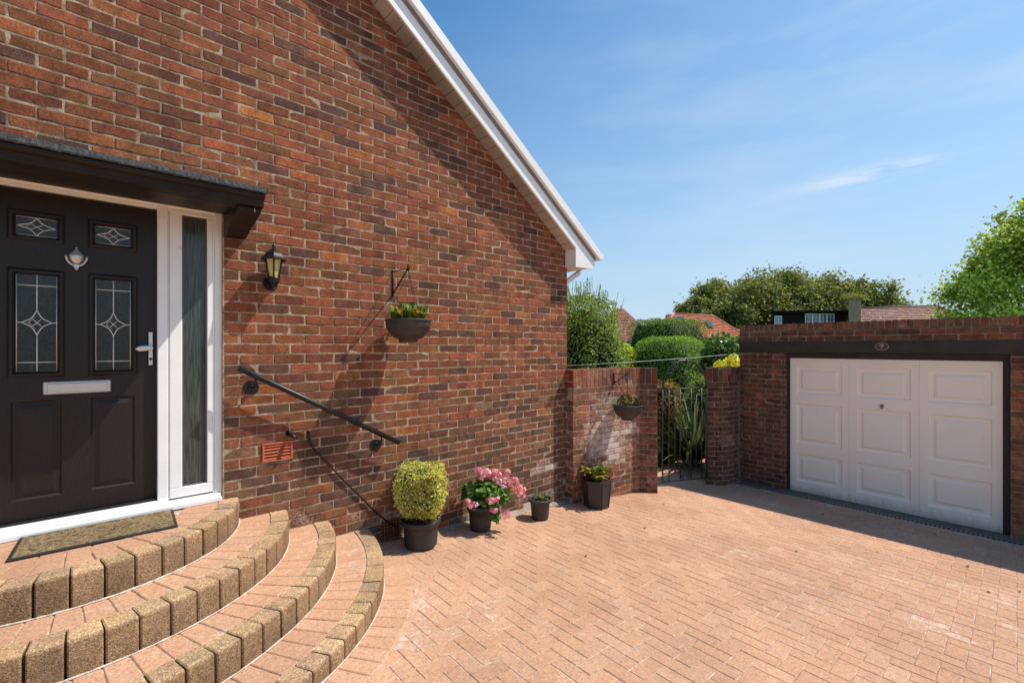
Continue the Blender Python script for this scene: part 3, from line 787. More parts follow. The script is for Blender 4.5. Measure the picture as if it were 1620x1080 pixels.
# door mat
dmx = thing('door_mat', 'worn brown coir mat with black rubber edge lying on the top step', 'mat', (-.03, 3.53, 1.07))
c4 = [(-.375, 3.352), (.315, 3.332), (.322, 3.690), (-.362, 3.705)]
t = MB(); t.prism(c4, 'z', 1.069, 1.081); t.build('mat_edge', M['rubber'], dmx, bevel=.003)
cc = (sum(p[0] for p in c4)/4, sum(p[1] for p in c4)/4)
ins = [(cc[0]+(p[0]-cc[0])*.955, cc[1]+(p[1]-cc[1])*.92) for p in c4]
t = MB()
nu, nv = 90, 46; vs = []
for j in range(nv+1):
    for i in range(nu+1):
        a, b_ = i/nu, j/nv
        x = (ins[0][0]*(1-a)+ins[1][0]*a)*(1-b_)+(ins[3][0]*(1-a)+ins[2][0]*a)*b_
        y = (ins[0][1]*(1-a)+ins[1][1]*a)*(1-b_)+(ins[3][1]*(1-a)+ins[2][1]*a)*b_
        vs.append((x, y, 1.0815 if i in (0, nu) or j in (0, nv) else 1.086+rnd(-.002, .002)))
t.add(vs, [(j*(nu+1)+i, j*(nu+1)+i+1, (j+1)*(nu+1)+i+1, (j+1)*(nu+1)+i) for j in range(nv) for i in range(nu)])
t.build('mat_pile', M['mat_top'], dmx)

# ================================================================ WALL LAMP
lamp = thing('wall_lantern', 'black carriage lantern with cream glass fixed to the brick wall right of the door', 'lamp', (.906, WY, 2.62))
lc = (.906, 3.618)
t = MB(); t.disc_y((.91, 2.615), .052, WY-.012, WY, col=(1, 1, 1, 0)); t.disc_y((.91, 2.615), .036, WY-.026, WY-.011); t.build('back_plate', M['black_metal'], lamp, bevel=.003)
t = MB(); t.tube([(.91, WY-.02, 2.60), (.91, WY-.06, 2.575), (.908, WY-.10, 2.575), (.906, 3.618, 2.59), (.906, 3.618, 2.615)], [.014, .012, .011, .012, .014], 10); t.ball((.906, 3.618, 2.565), .013, 10); t.tube([(.91, WY-.02, 2.64), (.91, WY-.045, 2.655), (.91, WY-.06, 2.64), (.91, WY-.05, 2.625)], .005, 8)
t.build('arm', M['black_metal'], lamp)
t = MB(); t.lathe([(.034, 2.648), (.055, 2.778)], lc, 6, rot=.3, smooth=False); t.build('lamp_glass', M['lampglass'], lamp)
t = MB()
for j in range(6):
    a = .3+PI*j/3; t.tube([(lc[0]+.038*math.cos(a), lc[1]+.038*math.sin(a), 2.642), (lc[0]+.060*math.cos(a), lc[1]+.060*math.sin(a), 2.782)], .0055, 4)
t.lathe([(.020, 2.595), (.034, 2.612), (.040, 2.630), (.045, 2.648), (.036, 2.650)], lc, 18)
t.build('lamp_cage', M['black_metal'], lamp)
t = MB(); t.lathe([(.072, 2.776), (.092, 2.772), (.094, 2.779), (.074, 2.798), (.056, 2.822), (.030, 2.843), (.012, 2.850)], lc, 6, rot=.3, smooth=False)
t.lathe([(.013, 2.846), (.016, 2.856), (.008, 2.866), (.014, 2.876), (.010, 2.886), (.004, 2.892), (.005, 2.902), (.001, 2.912)], lc, 12); t.build('lamp_cap', M['black_metal'], lamp)

# ================================================================ HANDRAIL
hr = thing('handrail', 'sloping black tubular handrail fixed to the brick wall beside the steps', 'handrail', (1.3, WY, 1.6))
def railz(x): return 1.994-.5637*(x-.687)
t = MB(); t.tube([(.687, 3.632, railz(.687)), (1.920, 3.632, railz(1.920))], .0205, 16); t.build('rail', M['black_metal'], hr, bevel=.002)
for fx, fz in ((.783, 1.845), (1.744, 1.290)):
    t = MB(); t.disc_y((fx, fz), .052, WY-.008, WY-.0005); t.disc_y((fx, fz), .020, WY-.020, WY-.007)
    for k in range(3):
        a = PI/2+k*2*PI/3; t.disc_y((fx+.034*math.cos(a), fz+.034*math.sin(a)), .006, WY-.011, WY-.0075, seg=8)
    fl = t.build('wall_flange', M['black_metal'], hr, bevel=.0015)
    t = MB(); t.tube([(fx, WY-.015, fz), (fx+.004, WY-.045, fz+.004), (fx+.008, WY-.092, fz+.025), (fx+.010, WY-.099, railz(fx+.01)-.012)], [.008, .008, .007, .007], 8); t.build('stem', M['black_metal'], fl)

# cable along the wall
t = MB(); pts = [(1.172, 1.485), (1.176, 1.43), (1.195, 1.375), (1.225, 1.325), (1.267, 1.273), (1.35, 1.175), (1.45, 1.05), (1.514, .974), (1.60, .875), (1.70, .755), (1.779, .664), (1.87, .580), (1.94, .525), (1.985, .505)]
t.tube([(x, WY-.014-(.02 if i in (0, 1, 2) else .0), z) for i, (x, z) in enumerate(pts)], [.013, .012, .011]+[.0065]*(len(pts)-3), 8)
tag(t.build('cable', M['black_metal'], None, (1.5, WY, 1.0)), 'black cable running diagonally down the brick wall below the handrail', 'cable')

# ================================================================ GARAGE
GX = 7.55
gar = thing('brick_garage', 'flat roofed dark brick garage with black lintel and white panelled door', 'garage', (GX, 1.17, 0))
def gar_col(x, y, z):
    e = .04 + .36*max(0, 1-abs(z-1.1)/.8)*rnd(.1, 1) if y > 2.3 else rnd(0, .15)
    c = pick(PAL_GAR)
    if y < .05 and z < 1.9: c = [min(.3, q*1.5) for q in c]
    return (*c, e)
gw = MB()
YR = 2.96
brickface(gw, (GX, YR), (0, -1), (-1, 0), YR-2.31, -.1, 2.057, gar_col, zj=.002, uo=.04)
brickface(gw, (GX, .043), (0, -1), (-1, 0), 2.2, -.1, 2.057, gar_col, zj=.002, uo=.0)
brickface(gw, (GX, YR), (0, -1), (-1, 0), YR+2.2, 2.222, 2.385, lambda x, y, z: (*pick(PAL_GAR), rnd(0, .25)), zj=2.222, uo=.03)
# brick-on-edge coping
u = 0
while u < YR+2.2:
    P = lambda a, n, z: (GX-n, YR-a, z)
    zt = 2.490+rnd(-.003, .003); c = (*[min(.33, q*1.25) for q in pick(PAL_GAR)], rnd(0, .3))
    brickbox(gw, P, u+.004, u+.066, 2.390, zt, c, ch=.006)
    gw.add([(GX-.003, YR-u-.004, zt-.004), (GX-.003, YR-u-.066, zt-.004), (GX+.215, YR-u-.066, zt-.003), (GX+.215, YR-u-.004, zt-.003)], [(0, 1, 2, 3)], col=c, mi=0)
    u += .0725
# reveals, side wall
brickface(gw, (GX, 2.31), (1, 0), (0, -1), .105, -.05, 2.057, lambda x, y, z: (*pick(PAL_GAR), .3), zj=.002, uo=.0, bl=.1)
brickface(gw, (GX, YR), (1, 0), (0, 1), 5, -.1, 2.40, gar_col, zj=.002, uo=.0)
gw.mi = 1
gw.box((GX+.012, 2.325, -.1), (GX+.22, YR-.012, 2.44)); gw.box((GX+.012, -2.2, -.1), (GX+.22, .035, 2.44)); gw.box((GX+.012, .035, 2.06), (GX+.22, 2.325, 2.38)); gw.box((GX+.006, -2.2, 2.385), (GX+.21, YR-.012, 2.484))
gw.box((GX+.22, YR-.2, -.1), (12.6, YR-.012, 2.38)); gw.box((12.6, -2.2, -.1), (12.8, YR-.012, 2.38)); gw.box((GX+.22, -2.2, -.1), (12.6, -2.0, 2.38))
gw.build('wall', [M['brick'], M['mortar_dark']], gar, recalc=False)
t = MB(); t.box((GX+.2, -2.2, 2.34), (12.8, YR-.02, 2.40)); t.build('flat_roof', M['felt'], gar)
t = MB(); t.box((GX-.012, -2.2, 2.060), (GX+.10, YR+.003, 2.220)); t.build('lintel', M['garage_black'], gar, bevel=.004)
t = MB(); t.box((7.632, 2.272, -.02), (7.70, 2.312, 2.056)); t.box((7.632, .040, -.02), (7.70, .100, 2.056)); t.box((7.632, .100, 1.985), (7.70, 2.272, 2.056)); t.box((7.60, .045, 2.02), (7.632, 2.31, 2.058))
t.build('garage_frame', M['garage_black'], gar, bevel=.003)
gd = MB(); GY0, GY1 = .104, 2.268
Pg = lambda u, n, z: (7.650-n, GY1-u, .006+z)
cols = [(2.187, 1.627), (1.463, .900), (.739, .186)]; rows = [(.156, .566), (.716, 1.305), (1.458, 1.858)]
pn = [(GY1-a, GY1-b_, c_-.006, d_-.006) for a, b_ in cols for c_, d_ in rows]
panel_face(gd, Pg, GY1-GY0, 1.970, pn, [(.006, -.016), (.014, -.022), (.050, -.022), (.075, -.008), (.082, -.006)])
gd.box((7.676, GY0, .006), (7.70, GY1, 1.976))
for e in ((GY0, GY0+.001), (GY1-.001, GY1)): gd.box((7.6505, e[0], .006), (7.69, e[1], 1.976))
gdo = gd.build('garage_door', M['garage_white'], gar, recalc=False); gdo['label'] = 'white garage door with nine raised panels'
for yy in (1.545, .820):
    t = MB(); t.box((7.6485, yy-.0015, .008), (7.652, yy+.0015, 1.974)); t.build('door_seam', simple('seam', (.62, .54, .47), .7), gdo)
t = MB(); t.prism([(1.19+.022*math.cos(a), 1.357+.030*math.sin(a)) for a in [2*PI*i/16 for i in range(16)]], 'x', 7.643, 7.6495); t.tube([(7.645, 1.19, 1.357), (7.620, 1.19, 1.357)], .008, 8); t.box((7.610, 1.180, 1.325), (7.622, 1.200, 1.385)); t.build('garage_handle', simple('dull_handle', (.22, .20, .18), .4, .2, metal=.5), gdo)
# oval number plaque
t = MB(); el = lambda a_, b_, n=32: [(1.172+a_*math.cos(2*PI*i/n), 2.148+b_*math.sin(2*PI*i/n)) for i in range(n)]
t.prism(el(.072, .055), 'x', GX-.020, GX-.012); plq = t.build('number_plaque', simple('plaque_brown', (.05, .03, .025), .4, .1), gar, bevel=.002)
t = MB(); t.tube([(GX-.021, y, z) for y, z in el(.066, .049)], .0032, 6, closed=True); t.build('plaque_rim', M['brass'], plq)
# numeral seven with serif; the wall is seen with +y to the left
seven = [(-.020, .028), (.021, .028), (.021, .021), (-.004, -.028), (-.013, -.028), (.011, .016), (-.010, .016), (-.013, .019), (-.015, .009), (-.020, .009)]
t = MB(); t.prism([(1.172-a, 2.148+b_) for a, b_ in seven], 'x', GX-.0235, GX-.0202); t.build('numeral', M['brass'], plq)

# ================================================================ GARDEN WALLS
def soldier_row(mb, O, U, Nn, length, z0, z1, colf, thick=.215, pit=.0755):
    P = lambda u, n, z: (O[0]+U[0]*u+Nn[0]*n, O[1]+U[1]*u+Nn[1]*n, z)
    n = max(1, round(length/pit)); p_ = length/n
    for i in range(n):
        zt = z1+rnd(-.004, .004); c = colf(*P(i*p_, 0, z0))
        brickbox(mb, P, i*p_+.004, (i+1)*p_-.004, z0+.004, zt, c, ch=.005, pr=rnd(-.003, .003))
        a, b_ = i*p_+.004, (i+1)*p_-.004
        mb.add([P(a, -.002, zt-.003), P(b_, -.002, zt-.003), P(b_, -thick, zt-.003), P(a, -thick, zt-.003)], [(0, 1, 2, 3)], col=c, mi=0)
    mb.obox(O, U, Nn, (0.002, length-.002), (-thick, -.0055), (z0, z1-.008), mi=1)
def lw_col(x, y, z):
    e = max(0, 1-abs(z-.98)/.62)*max(0, 1-abs(x-4.9)/.75)
    return (*pick(PAL_WALL), .12+1.0*e*rnd(.5, 1.1) + (.18 if z > 1.3 and x > 4.6 else 0)*rnd(0, 1))
def rw_col(x, y, z): return (*[q*.85 for q in pick(PAL_GAR)], .04+.38*max(0, 1-abs(z-.75)/.4)*rnd(.2, 1))
def run_wall(mb, A, B, z0, z1, colf, zj, uo=0, thick=.215, endA=False, endB=False, back=True):
    d_ = Vector((B[0]-A[0], B[1]-A[1])); ln_ = d_.length; U = (d_.x/ln_, d_.y/ln_); Nn = (U[1], -U[0])
    zs = z1-.222
    brickface(mb, A, U, Nn, ln_, z0, zs, colf, zj=zj, uo=uo)
    soldier_row(mb, A, U, Nn, ln_, zs, z1, colf, thick)
    mb.obox(A, U, Nn, (.001, ln_-.001), (-thick+.012, -.012), (z0, zs), mi=1)
    if back:
        Ab = (B[0]-Nn[0]*thick, B[1]-Nn[1]*thick); brickface(mb, Ab, (-U[0], -U[1]), (-Nn[0], -Nn[1]), ln_, z0, z1, colf, zj=zj)
    if endA: brickface(mb, (A[0]-Nn[0]*thick, A[1]-Nn[1]*thick), Nn, (-U[0], -U[1]), thick, z0, z1, lambda x, y, z: (.30*rnd(.8, 1.1), .065, .035, .1) if z > zs else colf(x, y, z), zj=zj, uo=.0)
    if endB: brickface(mb, B, (-Nn[0], -Nn[1]), U, thick, z0, z1, colf, zj=zj, uo=.0)
lowl = thing('garden_wall', 'low brick wall with white salt stains between the house corner and the gate', 'wall', (4.9, 3.6, .15))
A, B = (4.222, 3.600), (5.470, 3.467)
C_ = (5.625, 3.285)
m1 = MB(); run_wall(m1, A, B, .0, 1.862, lw_col, 1.862-.222-.075*30, .06, endA=True)
m1.build('wall', [M['brick'], M['mortar']], lowl, recalc=False)
m1 = MB(); run_wall(m1, B, C_, .0, 1.855, lambda x, y, z: (*[q*.75 for q in pick(PAL_WALL)], .12+.25*max(0, 1-abs(z-.5)/.4)), 1.855-.222-.075*30, .11, thick=.225, endB=True)
m1.build('end_pier', [M['brick'], M['mortar_dark']], lowl, recalc=False)
lowr = thing('garden_wall', 'short curved low brick wall joining the gate to the garage', 'wall', (7.1, 3.0, 0))
pts = [(6.835, 3.165), (6.925, 3.020), (7.07, 2.945), (7.24, 2.915), (7.40, 2.905), (GX-.002, 2.905)]
m2 = MB()
for i in range(len(pts)-1):
    run_wall(m2, pts[i], pts[i+1], -.1, 1.828, rw_col, 1.828-.222-.075*30, .07*i, endA=(i == 0), thick=.19)
m2.build('wall', [M['brick'], M['mortar_dark']], lowr, recalc=False)
m2 = MB(); m2.box((7.36, 2.893, 0), (7.385, 2.91, 1.60)); m2.build('pointed_joint', M['concrete'], lowr)

# ================================================================ GATE
GP1, GP2 = Vector((6.059, 3.459)), Vector((6.778, 3.137))
gt = thing('iron_gate', 'black wrought iron garden gate with arched scroll top, standing between two brick walls', 'gate', (6.42, 3.30, .1))
def G(s_, z): p = GP1.lerp(GP2, s_); return (p.x, p.y, z)
zb_, zr, zt_ = .155, 1.525, 1.945
t = MB()
t.tube([G(0, zb_), G(0, zr)], .011, 6); t.tube([G(1, zb_), G(1, zr)], .011, 6)
t.tube([G(.5-.5*math.cos(a), zr+(zt_-zr)*math.sin(a)) for a in [PI*i/24 for i in range(25)]], .014, 6)
t.build('gate_frame', M['iron'], gt)
t = MB()
for a, b_, z in ((0, 1, zb_+.01), (0, 1, zr), (0, .39, zr-.105), (.64, 1, zr-.105), (0, .39, zb_+.13), (.64, 1, zb_+.13), (.39, .64, .93)):
    t = MB(); t.tube([G(a, z), G(b_, z)], .0095, 4); t.build('rail', M['iron'], gt)
for s_, a, b_ in ((.14, zb_, zr), (.27, zb_+.13, zr-.105), (.39, zb_, zr), (.64, zb_, zr), (.76, zb_+.13, zr-.105), (.88, zb_, zr)):
    t = MB(); t.tube([G(s_, a), G(s_, b_)], .009, 4); t.build('bar', M['iron'], gt)
def spiral(mb, sc_, zc, r0, turns, dirn, a0, r_=.006):
    pts = []
    for i in range(26):
        q = i/25; a = a0+dirn*turns*2*PI*q; r = r0*(1-.82*q); pts.append(G(sc_+r*math.cos(a)/.788, zc+r*math.sin(a)))
    mb.tube(pts, r_, 4)
def scroll(*a):
    t = MB(); spiral(t, *a); t.build('scroll', M['iron'], gt)
def strut(*p, r=.005):
    t = MB(); t.tube(list(p), r, 4); t.build('brace', M['iron'], gt)
for a in (.62, .95, 1.28, 1.86, 2.19, 2.52):     # small scrolls under the arch
    scroll(.5-.40*math.cos(a), zr+(zt_-zr-.075)*math.sin(a), .040, 1.4, 1 if a < PI/2 else -1, a)
strut(G(.5, zr), G(.5, zr+.26))
for d_ in (1, -1):
    scroll(.5+d_*.07, zr+.14, .05, 1.3, d_, -PI/2); strut(G(.5, zr+.02), G(.5+d_*.09, zr+.12), G(.5+d_*.12, zr+.25), G(.5+d_*.05, zr+.30))
    scroll(.515+d_*.055, .83, .042, 1.4, -d_, PI/2); scroll(.515+d_*.055, .42, .036, 1.4, d_, -PI/2); scroll(.515+d_*.058, zb_+.062, .042, 1.5, -d_, PI/2); scroll(.515+d_*.055, 1.20, .04, 1.4, -d_, PI/2)
    strut(G(.515+d_*.115, .88), G(.515+d_*.11, .72), G(.515, .53)); strut(G(.515-d_*.115, .13+zb_), G(.515, .38), G(.515, .46))
for z in (.30, 1.42): t = MB(); t.tube([G(.99, z), G(1.085, z)], .016, 6); t.build('hinge', M['iron'], gt)

# washing line
t = MB(); t.tube([(4.30, 3.80, 1.905), (5.4, 3.53, 1.935), (6.5, 3.26, 1.98), (7.56, 2.99, 2.035)], .0026, 6)
tag(t.build('washing_line', M['line'], None, (6, 3.4, 1.9)), 'thin white line stretched from the downpipe to the garage above the low walls', 'washing line')

# ================================================================ FOLIAGE
def unit(a): return a/np.maximum(np.linalg.norm(a, axis=-1, keepdims=True), 1e-9)
def leafmesh(name, P, Nr, size, col, mat, parent, aspect=.55, up=0., org=None, D=None, extra=None):
    n = len(P); Nr = unit(Nr)
    if D is None:
        D = unit(rng.normal(size=(n, 3)) + np.array([0, 0, up]))
    D = unit(D - Nr*(D*Nr).sum(1, keepdims=True)); W = np.cross(Nr, D)
    s_ = size[:, None]; fold = rng.uniform(.05, .25, (n, 1))
    V = np.stack([P-D*s_*.5, P+W*s_*aspect*.5+Nr*s_*fold*.5, P+D*s_*.5-Nr*s_*.08, P-W*s_*aspect*.5+Nr*s_*fold*.5], 1).reshape(-1, 3)
    C = np.repeat(col, 4, axis=0)
    F = (np.arange(n)[:, None]*4 + np.array([0, 1, 2, 0, 2, 3])).reshape(-1)
    O = np.array(WL[parent.name] if parent is not None else (org or (0, 0, 0)))
    V = V - O; nf = 2*n
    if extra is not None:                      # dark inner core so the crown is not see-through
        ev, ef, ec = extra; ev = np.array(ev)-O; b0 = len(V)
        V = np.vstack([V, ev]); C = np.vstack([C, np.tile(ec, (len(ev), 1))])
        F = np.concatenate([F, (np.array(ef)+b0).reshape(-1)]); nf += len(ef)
    me = bpy.data.meshes.new(name); me.vertices.add(len(V)); me.vertices.foreach_set('co', V.astype(np.float32).reshape(-1))
    me.loops.add(len(F)); me.loops.foreach_set('vertex_index', F.astype(np.int32))
    me.polygons.add(nf); me.polygons.foreach_set('loop_start', np.arange(0, 3*nf, 3, dtype=np.int32))
    me.update(calc_edges=True)
    a = me.color_attributes.new('bc', 'FLOAT_COLOR', 'POINT')
    a.data.foreach_set('color', np.hstack([C, np.zeros((len(C), 1))]).astype(np.float32).reshape(-1) if C.shape[1] == 3 else C.astype(np.float32).reshape(-1))
    return finish(name, me, mat, parent, tuple(O))
FG_K = 1.5
def cols(n, pal, w_=None, jit=.18, k=1.):
    pal = np.array(pal)*k; w_ = np.array(w_ or [1]*len(pal), float); w_ /= w_.sum()
    c = pal[rng.choice(len(pal), n, p=w_)]; return np.clip(c*(1+rng.uniform(-jit, jit, (n, 1))), 0, 1)
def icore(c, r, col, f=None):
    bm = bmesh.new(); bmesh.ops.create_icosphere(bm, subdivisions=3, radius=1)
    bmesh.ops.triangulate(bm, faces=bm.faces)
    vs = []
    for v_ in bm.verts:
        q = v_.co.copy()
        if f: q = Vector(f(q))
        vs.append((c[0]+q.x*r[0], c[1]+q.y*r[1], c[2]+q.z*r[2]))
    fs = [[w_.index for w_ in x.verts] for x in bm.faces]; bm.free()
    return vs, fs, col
def superbox(q, p=4.):
    m_ = (abs(q.x)**p+abs(q.y)**p+abs(q.z)**p)**(1/p); return (q.x/m_, q.y/m_, q.z/m_)
def lump(d_, sc_, seed=0):
    """cheap smooth direction noise"""
    s_ = np.zeros(len(d_)); r_ = np.random.default_rng(seed)
    for k in range(10):
        w_ = r_.normal(size=3)*sc_; s_ += np.sin(d_@w_+r_.uniform(0, 6.28))
    return s_/10
def shell(n, c, r, p=2., depth=.25, amp=.1, sc_=4, seed=0, full=True):
    d_ = unit(rng.normal(size=(n, 3)))
    if not full: d_[:, 2] = np.abs(d_[:, 2])
    m_ = (np.abs(d_)**p).sum(1)**(1/p) if p != 2 else np.ones(n)
    rad = (1/m_)*(1+amp*lump(d_, sc_, seed)*3)*(1-depth*rng.random(n)**1.6)
    return np.array(c)+d_*rad[:, None]*np.array(r), d_

def shoot(th, c, r, k, pal, size):
    Ps, Ds, st = [], [], MB()
    for i in range(k):
        a = rnd(0, 6.28); q = rnd(0, .85)**.7; h = (1-q**2.4)**.42
        b_ = Vector((c[0]+r[0]*q*math.cos(a), c[1]+r[1]*q*math.sin(a), c[2]+r[2]*h-.12)); L_ = rnd(.14, .42); tp = b_+Vector((rnd(-.06, .06)+.12*q*math.cos(a), rnd(-.06, .06)+.12*q*math.sin(a), L_+.1))
        st.tube([b_, tp], [.004, .002], 4)
        for j in range(int(14+L_*50)):
            t_ = rnd(0, 1); Ps.append(tuple(b_.lerp(tp, t_)+Vector((rnd(-.03, .03), rnd(-.03, .03), 0))*(1.2-t_)))
    P = np.array(Ps); n = len(P)
    leafmesh('shoots', P, rng.normal(size=(n, 3)), size*.85*rng.uniform(.6, 1.2, n), cols(n, pal, k=FG_K*1.1), M['leaf'], th, .42, 1.3)
    st.build('shoot_stems', M['bark'], th)
def bush(name, label, cat, c, r, n, size, pal, w_=None, p=2., depth=.25, amp=.1, sc_=4, mat='leaf', core=(.012, .02, .006), aspect=.55, up=0., seed=1, group=None, base=None, stems=True, tilt=.8, spikes=0, shoots=0):
    th = thing(name, label, cat, (c[0], c[1], base if base is not None else -.04), group)
    P, d_ = shell(n, c, r, p, depth, amp, sc_, seed)
    if spikes:
        k = rng.random(n) < spikes; up_ = d_[:, 2] > .1; k &= up_
        P[k] += np.stack([rng.normal(size=k.sum())*.03, rng.normal(size=k.sum())*.03, rng.random(k.sum())**2*.30], 1)
    Nr = d_+rng.normal(size=(n, 3))*tilt
    s_ = size*rng.uniform(.6, 1.3, n)
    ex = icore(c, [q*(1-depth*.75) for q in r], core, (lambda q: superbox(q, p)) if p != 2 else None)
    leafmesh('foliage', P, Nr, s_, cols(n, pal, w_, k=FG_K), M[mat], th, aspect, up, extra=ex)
    if shoots: shoot(th, c, r, shoots, pal, size)
    if stems:
        t = MB(); b0 = base if base is not None else -.04
        for k in range(4):
            a = k*1.6; t.tube([(c[0]+.04*math.cos(a), c[1]+.04*math.sin(a), b0), (c[0]+.12*r[0]*math.cos(a), c[1]+.12*r[1]*math.sin(a), c[2])], [.03, .015], 6)
        t.build('trunk', M['bark'], th)
    return th

# --- potted plants ---
def pot(th, c, prof, mat, seg=40, rot=0, soil=None, smooth=True):
    t = MB(); rt, zt = prof[-1]
    t.lathe(prof+[(rt-.012, zt), (rt-.018, zt-.03), (rt-.03, prof[0][1]+.02)], c, seg, rot, cap=False, smooth=smooth); t.lathe([(.001, prof[0][1]), (prof[0][0], prof[0][1])], c, seg, rot, cap=False)
    t.build('pot', M[mat], th)
    s_ = MB(); s_.lathe([(rt-.020, zt-.028), (rt*.5, zt-.018), (.002, zt-.012)], c, 24, cap=False); s_.build('soil', M['soil'], th)

th = thing('potted_topiary', 'clipped square variegated yellow-green bush in a black pot below the handrail end', 'potted plant', (2.052, 3.487, .40))
c = (2.052, 3.487); gz = ground_z(2.05)+.002
pot(th, c, [(.105, gz), (.112, gz+.004), (.140, gz+.15), (.146, gz+.155), (.152, gz+.195), (.170, gz+.205), (.174, gz+.235), (.170, gz+.245)], 'plastic')
n = 17000; P, d_ = shell(n, (2.052, 3.487, .895), (.196, .180, .212), 6.5, .16, .065, 6, 3)
P[:, :2] = np.array(c)+(P[:, :2]-np.array(c))*(1-.16*np.clip((.80-P[:, 2])/.1, 0, 1))[:, None]
ang_ = -math.radians(41.9); ca, sa = math.cos(ang_), math.sin(ang_)
dx, dy = P[:, 0]-c[0], P[:, 1]-c[1]; P[:, 0] = c[0]+dx*ca-dy*sa; P[:, 1] = c[1]+dx*sa+dy*ca
P += rng.normal(size=P.shape)*.007; P[:, 2] += .014*lump(unit(P-np.array([c[0], c[1], .4])), 22, 5)*3
def rotf(q):
    x, y, z = superbox(q, 9.); return (x*ca-y*sa, x*sa+y*ca, z)
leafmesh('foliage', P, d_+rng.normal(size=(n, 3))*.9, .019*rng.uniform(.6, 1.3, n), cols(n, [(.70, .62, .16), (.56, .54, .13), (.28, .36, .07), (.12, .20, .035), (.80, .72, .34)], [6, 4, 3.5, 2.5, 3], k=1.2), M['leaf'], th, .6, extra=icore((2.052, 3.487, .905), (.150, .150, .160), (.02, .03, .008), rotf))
t = MB(); t.tube([(2.052, 3.487, .62), (2.05, 3.49, .78)], .014, 8); t.build('stem', M['bark'], th)
# dead leaves on soil
P = np.stack([c[0]+rng.normal(size=160)*.075, c[1]+rng.normal(size=160)*.075, .638+rng.random(160)*.022], 1); k = np.hypot(P[:, 0]-c[0], P[:, 1]-c[1]) < .152; P = P[k]
leafmesh('leaf_litter', P, np.array([0, 0, 1])+rng.normal(size=P.shape)*.4, .022*rng.uniform(.6, 1.3, len(P)), cols(len(P), [(.35, .18, .08), (.22, .10, .05), (.45, .33, .18)]), M['leaf'], th)['kind'] = 'stuff'

def round_leaf(mb, c, nrm, r, col):
    nrm = Vector(nrm).normalized(); a = nrm.orthogonal().normalized(); b_ = nrm.cross(a); k = 11; ph = rnd(0, 6.28)
    vs = [Vector(c)]
    for i in range(k):
        w_ = ph+2*PI*i/k; rr = r*(.72 if i == 0 else (1.06 if i % 2 else .92)); vs.append(Vector(c)+a*rr*math.cos(w_)+b_*rr*math.sin(w_)+nrm*r*rnd(.12, .32))
    mb.add(vs, [(0, i, i % k+1) for i in range(1, k+1)], col=col)
def flower_head(mb, c, r, n=26):
    for i in range(n):
        d_ = Vector((rnd(-1, 1), rnd(-1, 1), rnd(-.5, 1))).normalized(); p = Vector(c)+Vector((d_.x*1.15, d_.y*1.15, d_.z*.8))*r*rnd(.45, 1.12)
        col = random.choice([(.90, .36, .44), (.92, .48, .54), (.84, .24, .32), (.95, .66, .70), (.92, .42, .48)])
        a = d_.orthogonal().normalized(); b_ = d_.cross(a); pr = r*rnd(.34, .48)
        for k in range(5):
            w_ = k*2*PI/5+rnd(-.2, .2); q = a*math.cos(w_)+b_*math.sin(w_); t_ = a*-math.sin(w_)+b_*math.cos(w_)
            mb.add([p, p+q*pr*.7+t_*pr*.4+d_*pr*.2, p+q*pr+d_*pr*.1, p+q*pr*.7-t_*pr*.4+d_*pr*.2], [(0, 1, 2, 3)], col=(col[0]*rnd(.85, 1.05), col[1]*rnd(.8, 1.2), col[2]*rnd(.8, 1.2), 0))

th = thing('potted_geranium', 'pink geranium in full flower in a black pot by the brick wall', 'potted plant', (2.740, 3.525, .35))
c = (2.740, 3.525); gz = ground_z(2.74)+.002
pot(th, c, [(.088, gz), (.094, gz+.004), (.118, gz+.20), (.132, gz+.205), (.138, gz+.245), (.134, gz+.25)], 'plastic')
RV = Vector((.7447, -.6673, 0)); VV = Vector((.6673, .7447, 0))
lv = MB()
for i in range(560):
    a = rnd(0, 6.28); q = rnd(0, 1)**.5; zz = rnd(0, 1)
    p = Vector((c[0], c[1], .61))+RV*(.055+q*.235*math.cos(a))+VV*(-.02+q*.15*math.sin(a))+Vector((0, 0, .02+.26*zz*(1-.45*q)))
    g = random.choice([(.12, .24, .045), (.17, .31, .055), (.08, .16, .035), (.24, .36, .07)])
    round_leaf(lv, p, (p-Vector((c[0], c[1], .55)))*4+Vector((rnd(-.6, .6), rnd(-.6, .6), rnd(-.2, 1))), rnd(.020, .036), (*g, 0))
for i in range(14):   # trailing leaves over the right of the rim
    p = Vector((c[0], c[1], 0))+RV*rnd(.10, .20)+VV*rnd(-.13, -.05)+Vector((0, 0, rnd(.46, .62))); round_leaf(lv, p, (rnd(-.6, .2), -1, rnd(-.1, .6)), rnd(.02, .032), (.08, .16, .03, 0))
lv.build('foliage', M['leaf'], th, recalc=False)
FL = [(815, 200), (885, 235), (960, 180), (1060, 265), (1015, 205), (1140, 290), (1000, 300), (770, 135), (800, 168), (832, 190), (872, 172), (925, 150), (1042, 155), (935, 215), (980, 265), (1025, 250), (1100, 235), (1070, 305), (1178, 312), (1162, 355), (725, 297), (700, 425), (715, 450), (850, 150), (900, 200), (960, 240), (790, 145), (903, 415), (942, 408), (920, 503), (1025, 548), (745, 455)]
stm = MB()
for zx, zy in FL:
    dep = -.18 if zy > 380 else rnd(-.06, .06)
    p = Vector((c[0], c[1], 0))+RV*((zx-795)*.00108)+VV*dep; p.z = 2.14-(171+zy/5.786)/715*(4.45+dep)
    f = MB(); flower_head(f, p, rnd(.030, .045), random.choice((26, 34, 42))); f.build('flower', M['petal'], th, recalc=False)
    stm.tube([Vector((c[0], c[1], .66))+RV*((zx-795)*.0004), (p+Vector((c[0], c[1], .66)))/2+Vector((0, 0, .03)), p], .0022, 5)
stm.build('stems', simple('green_stem', (.12, .18, .05), .6), th)

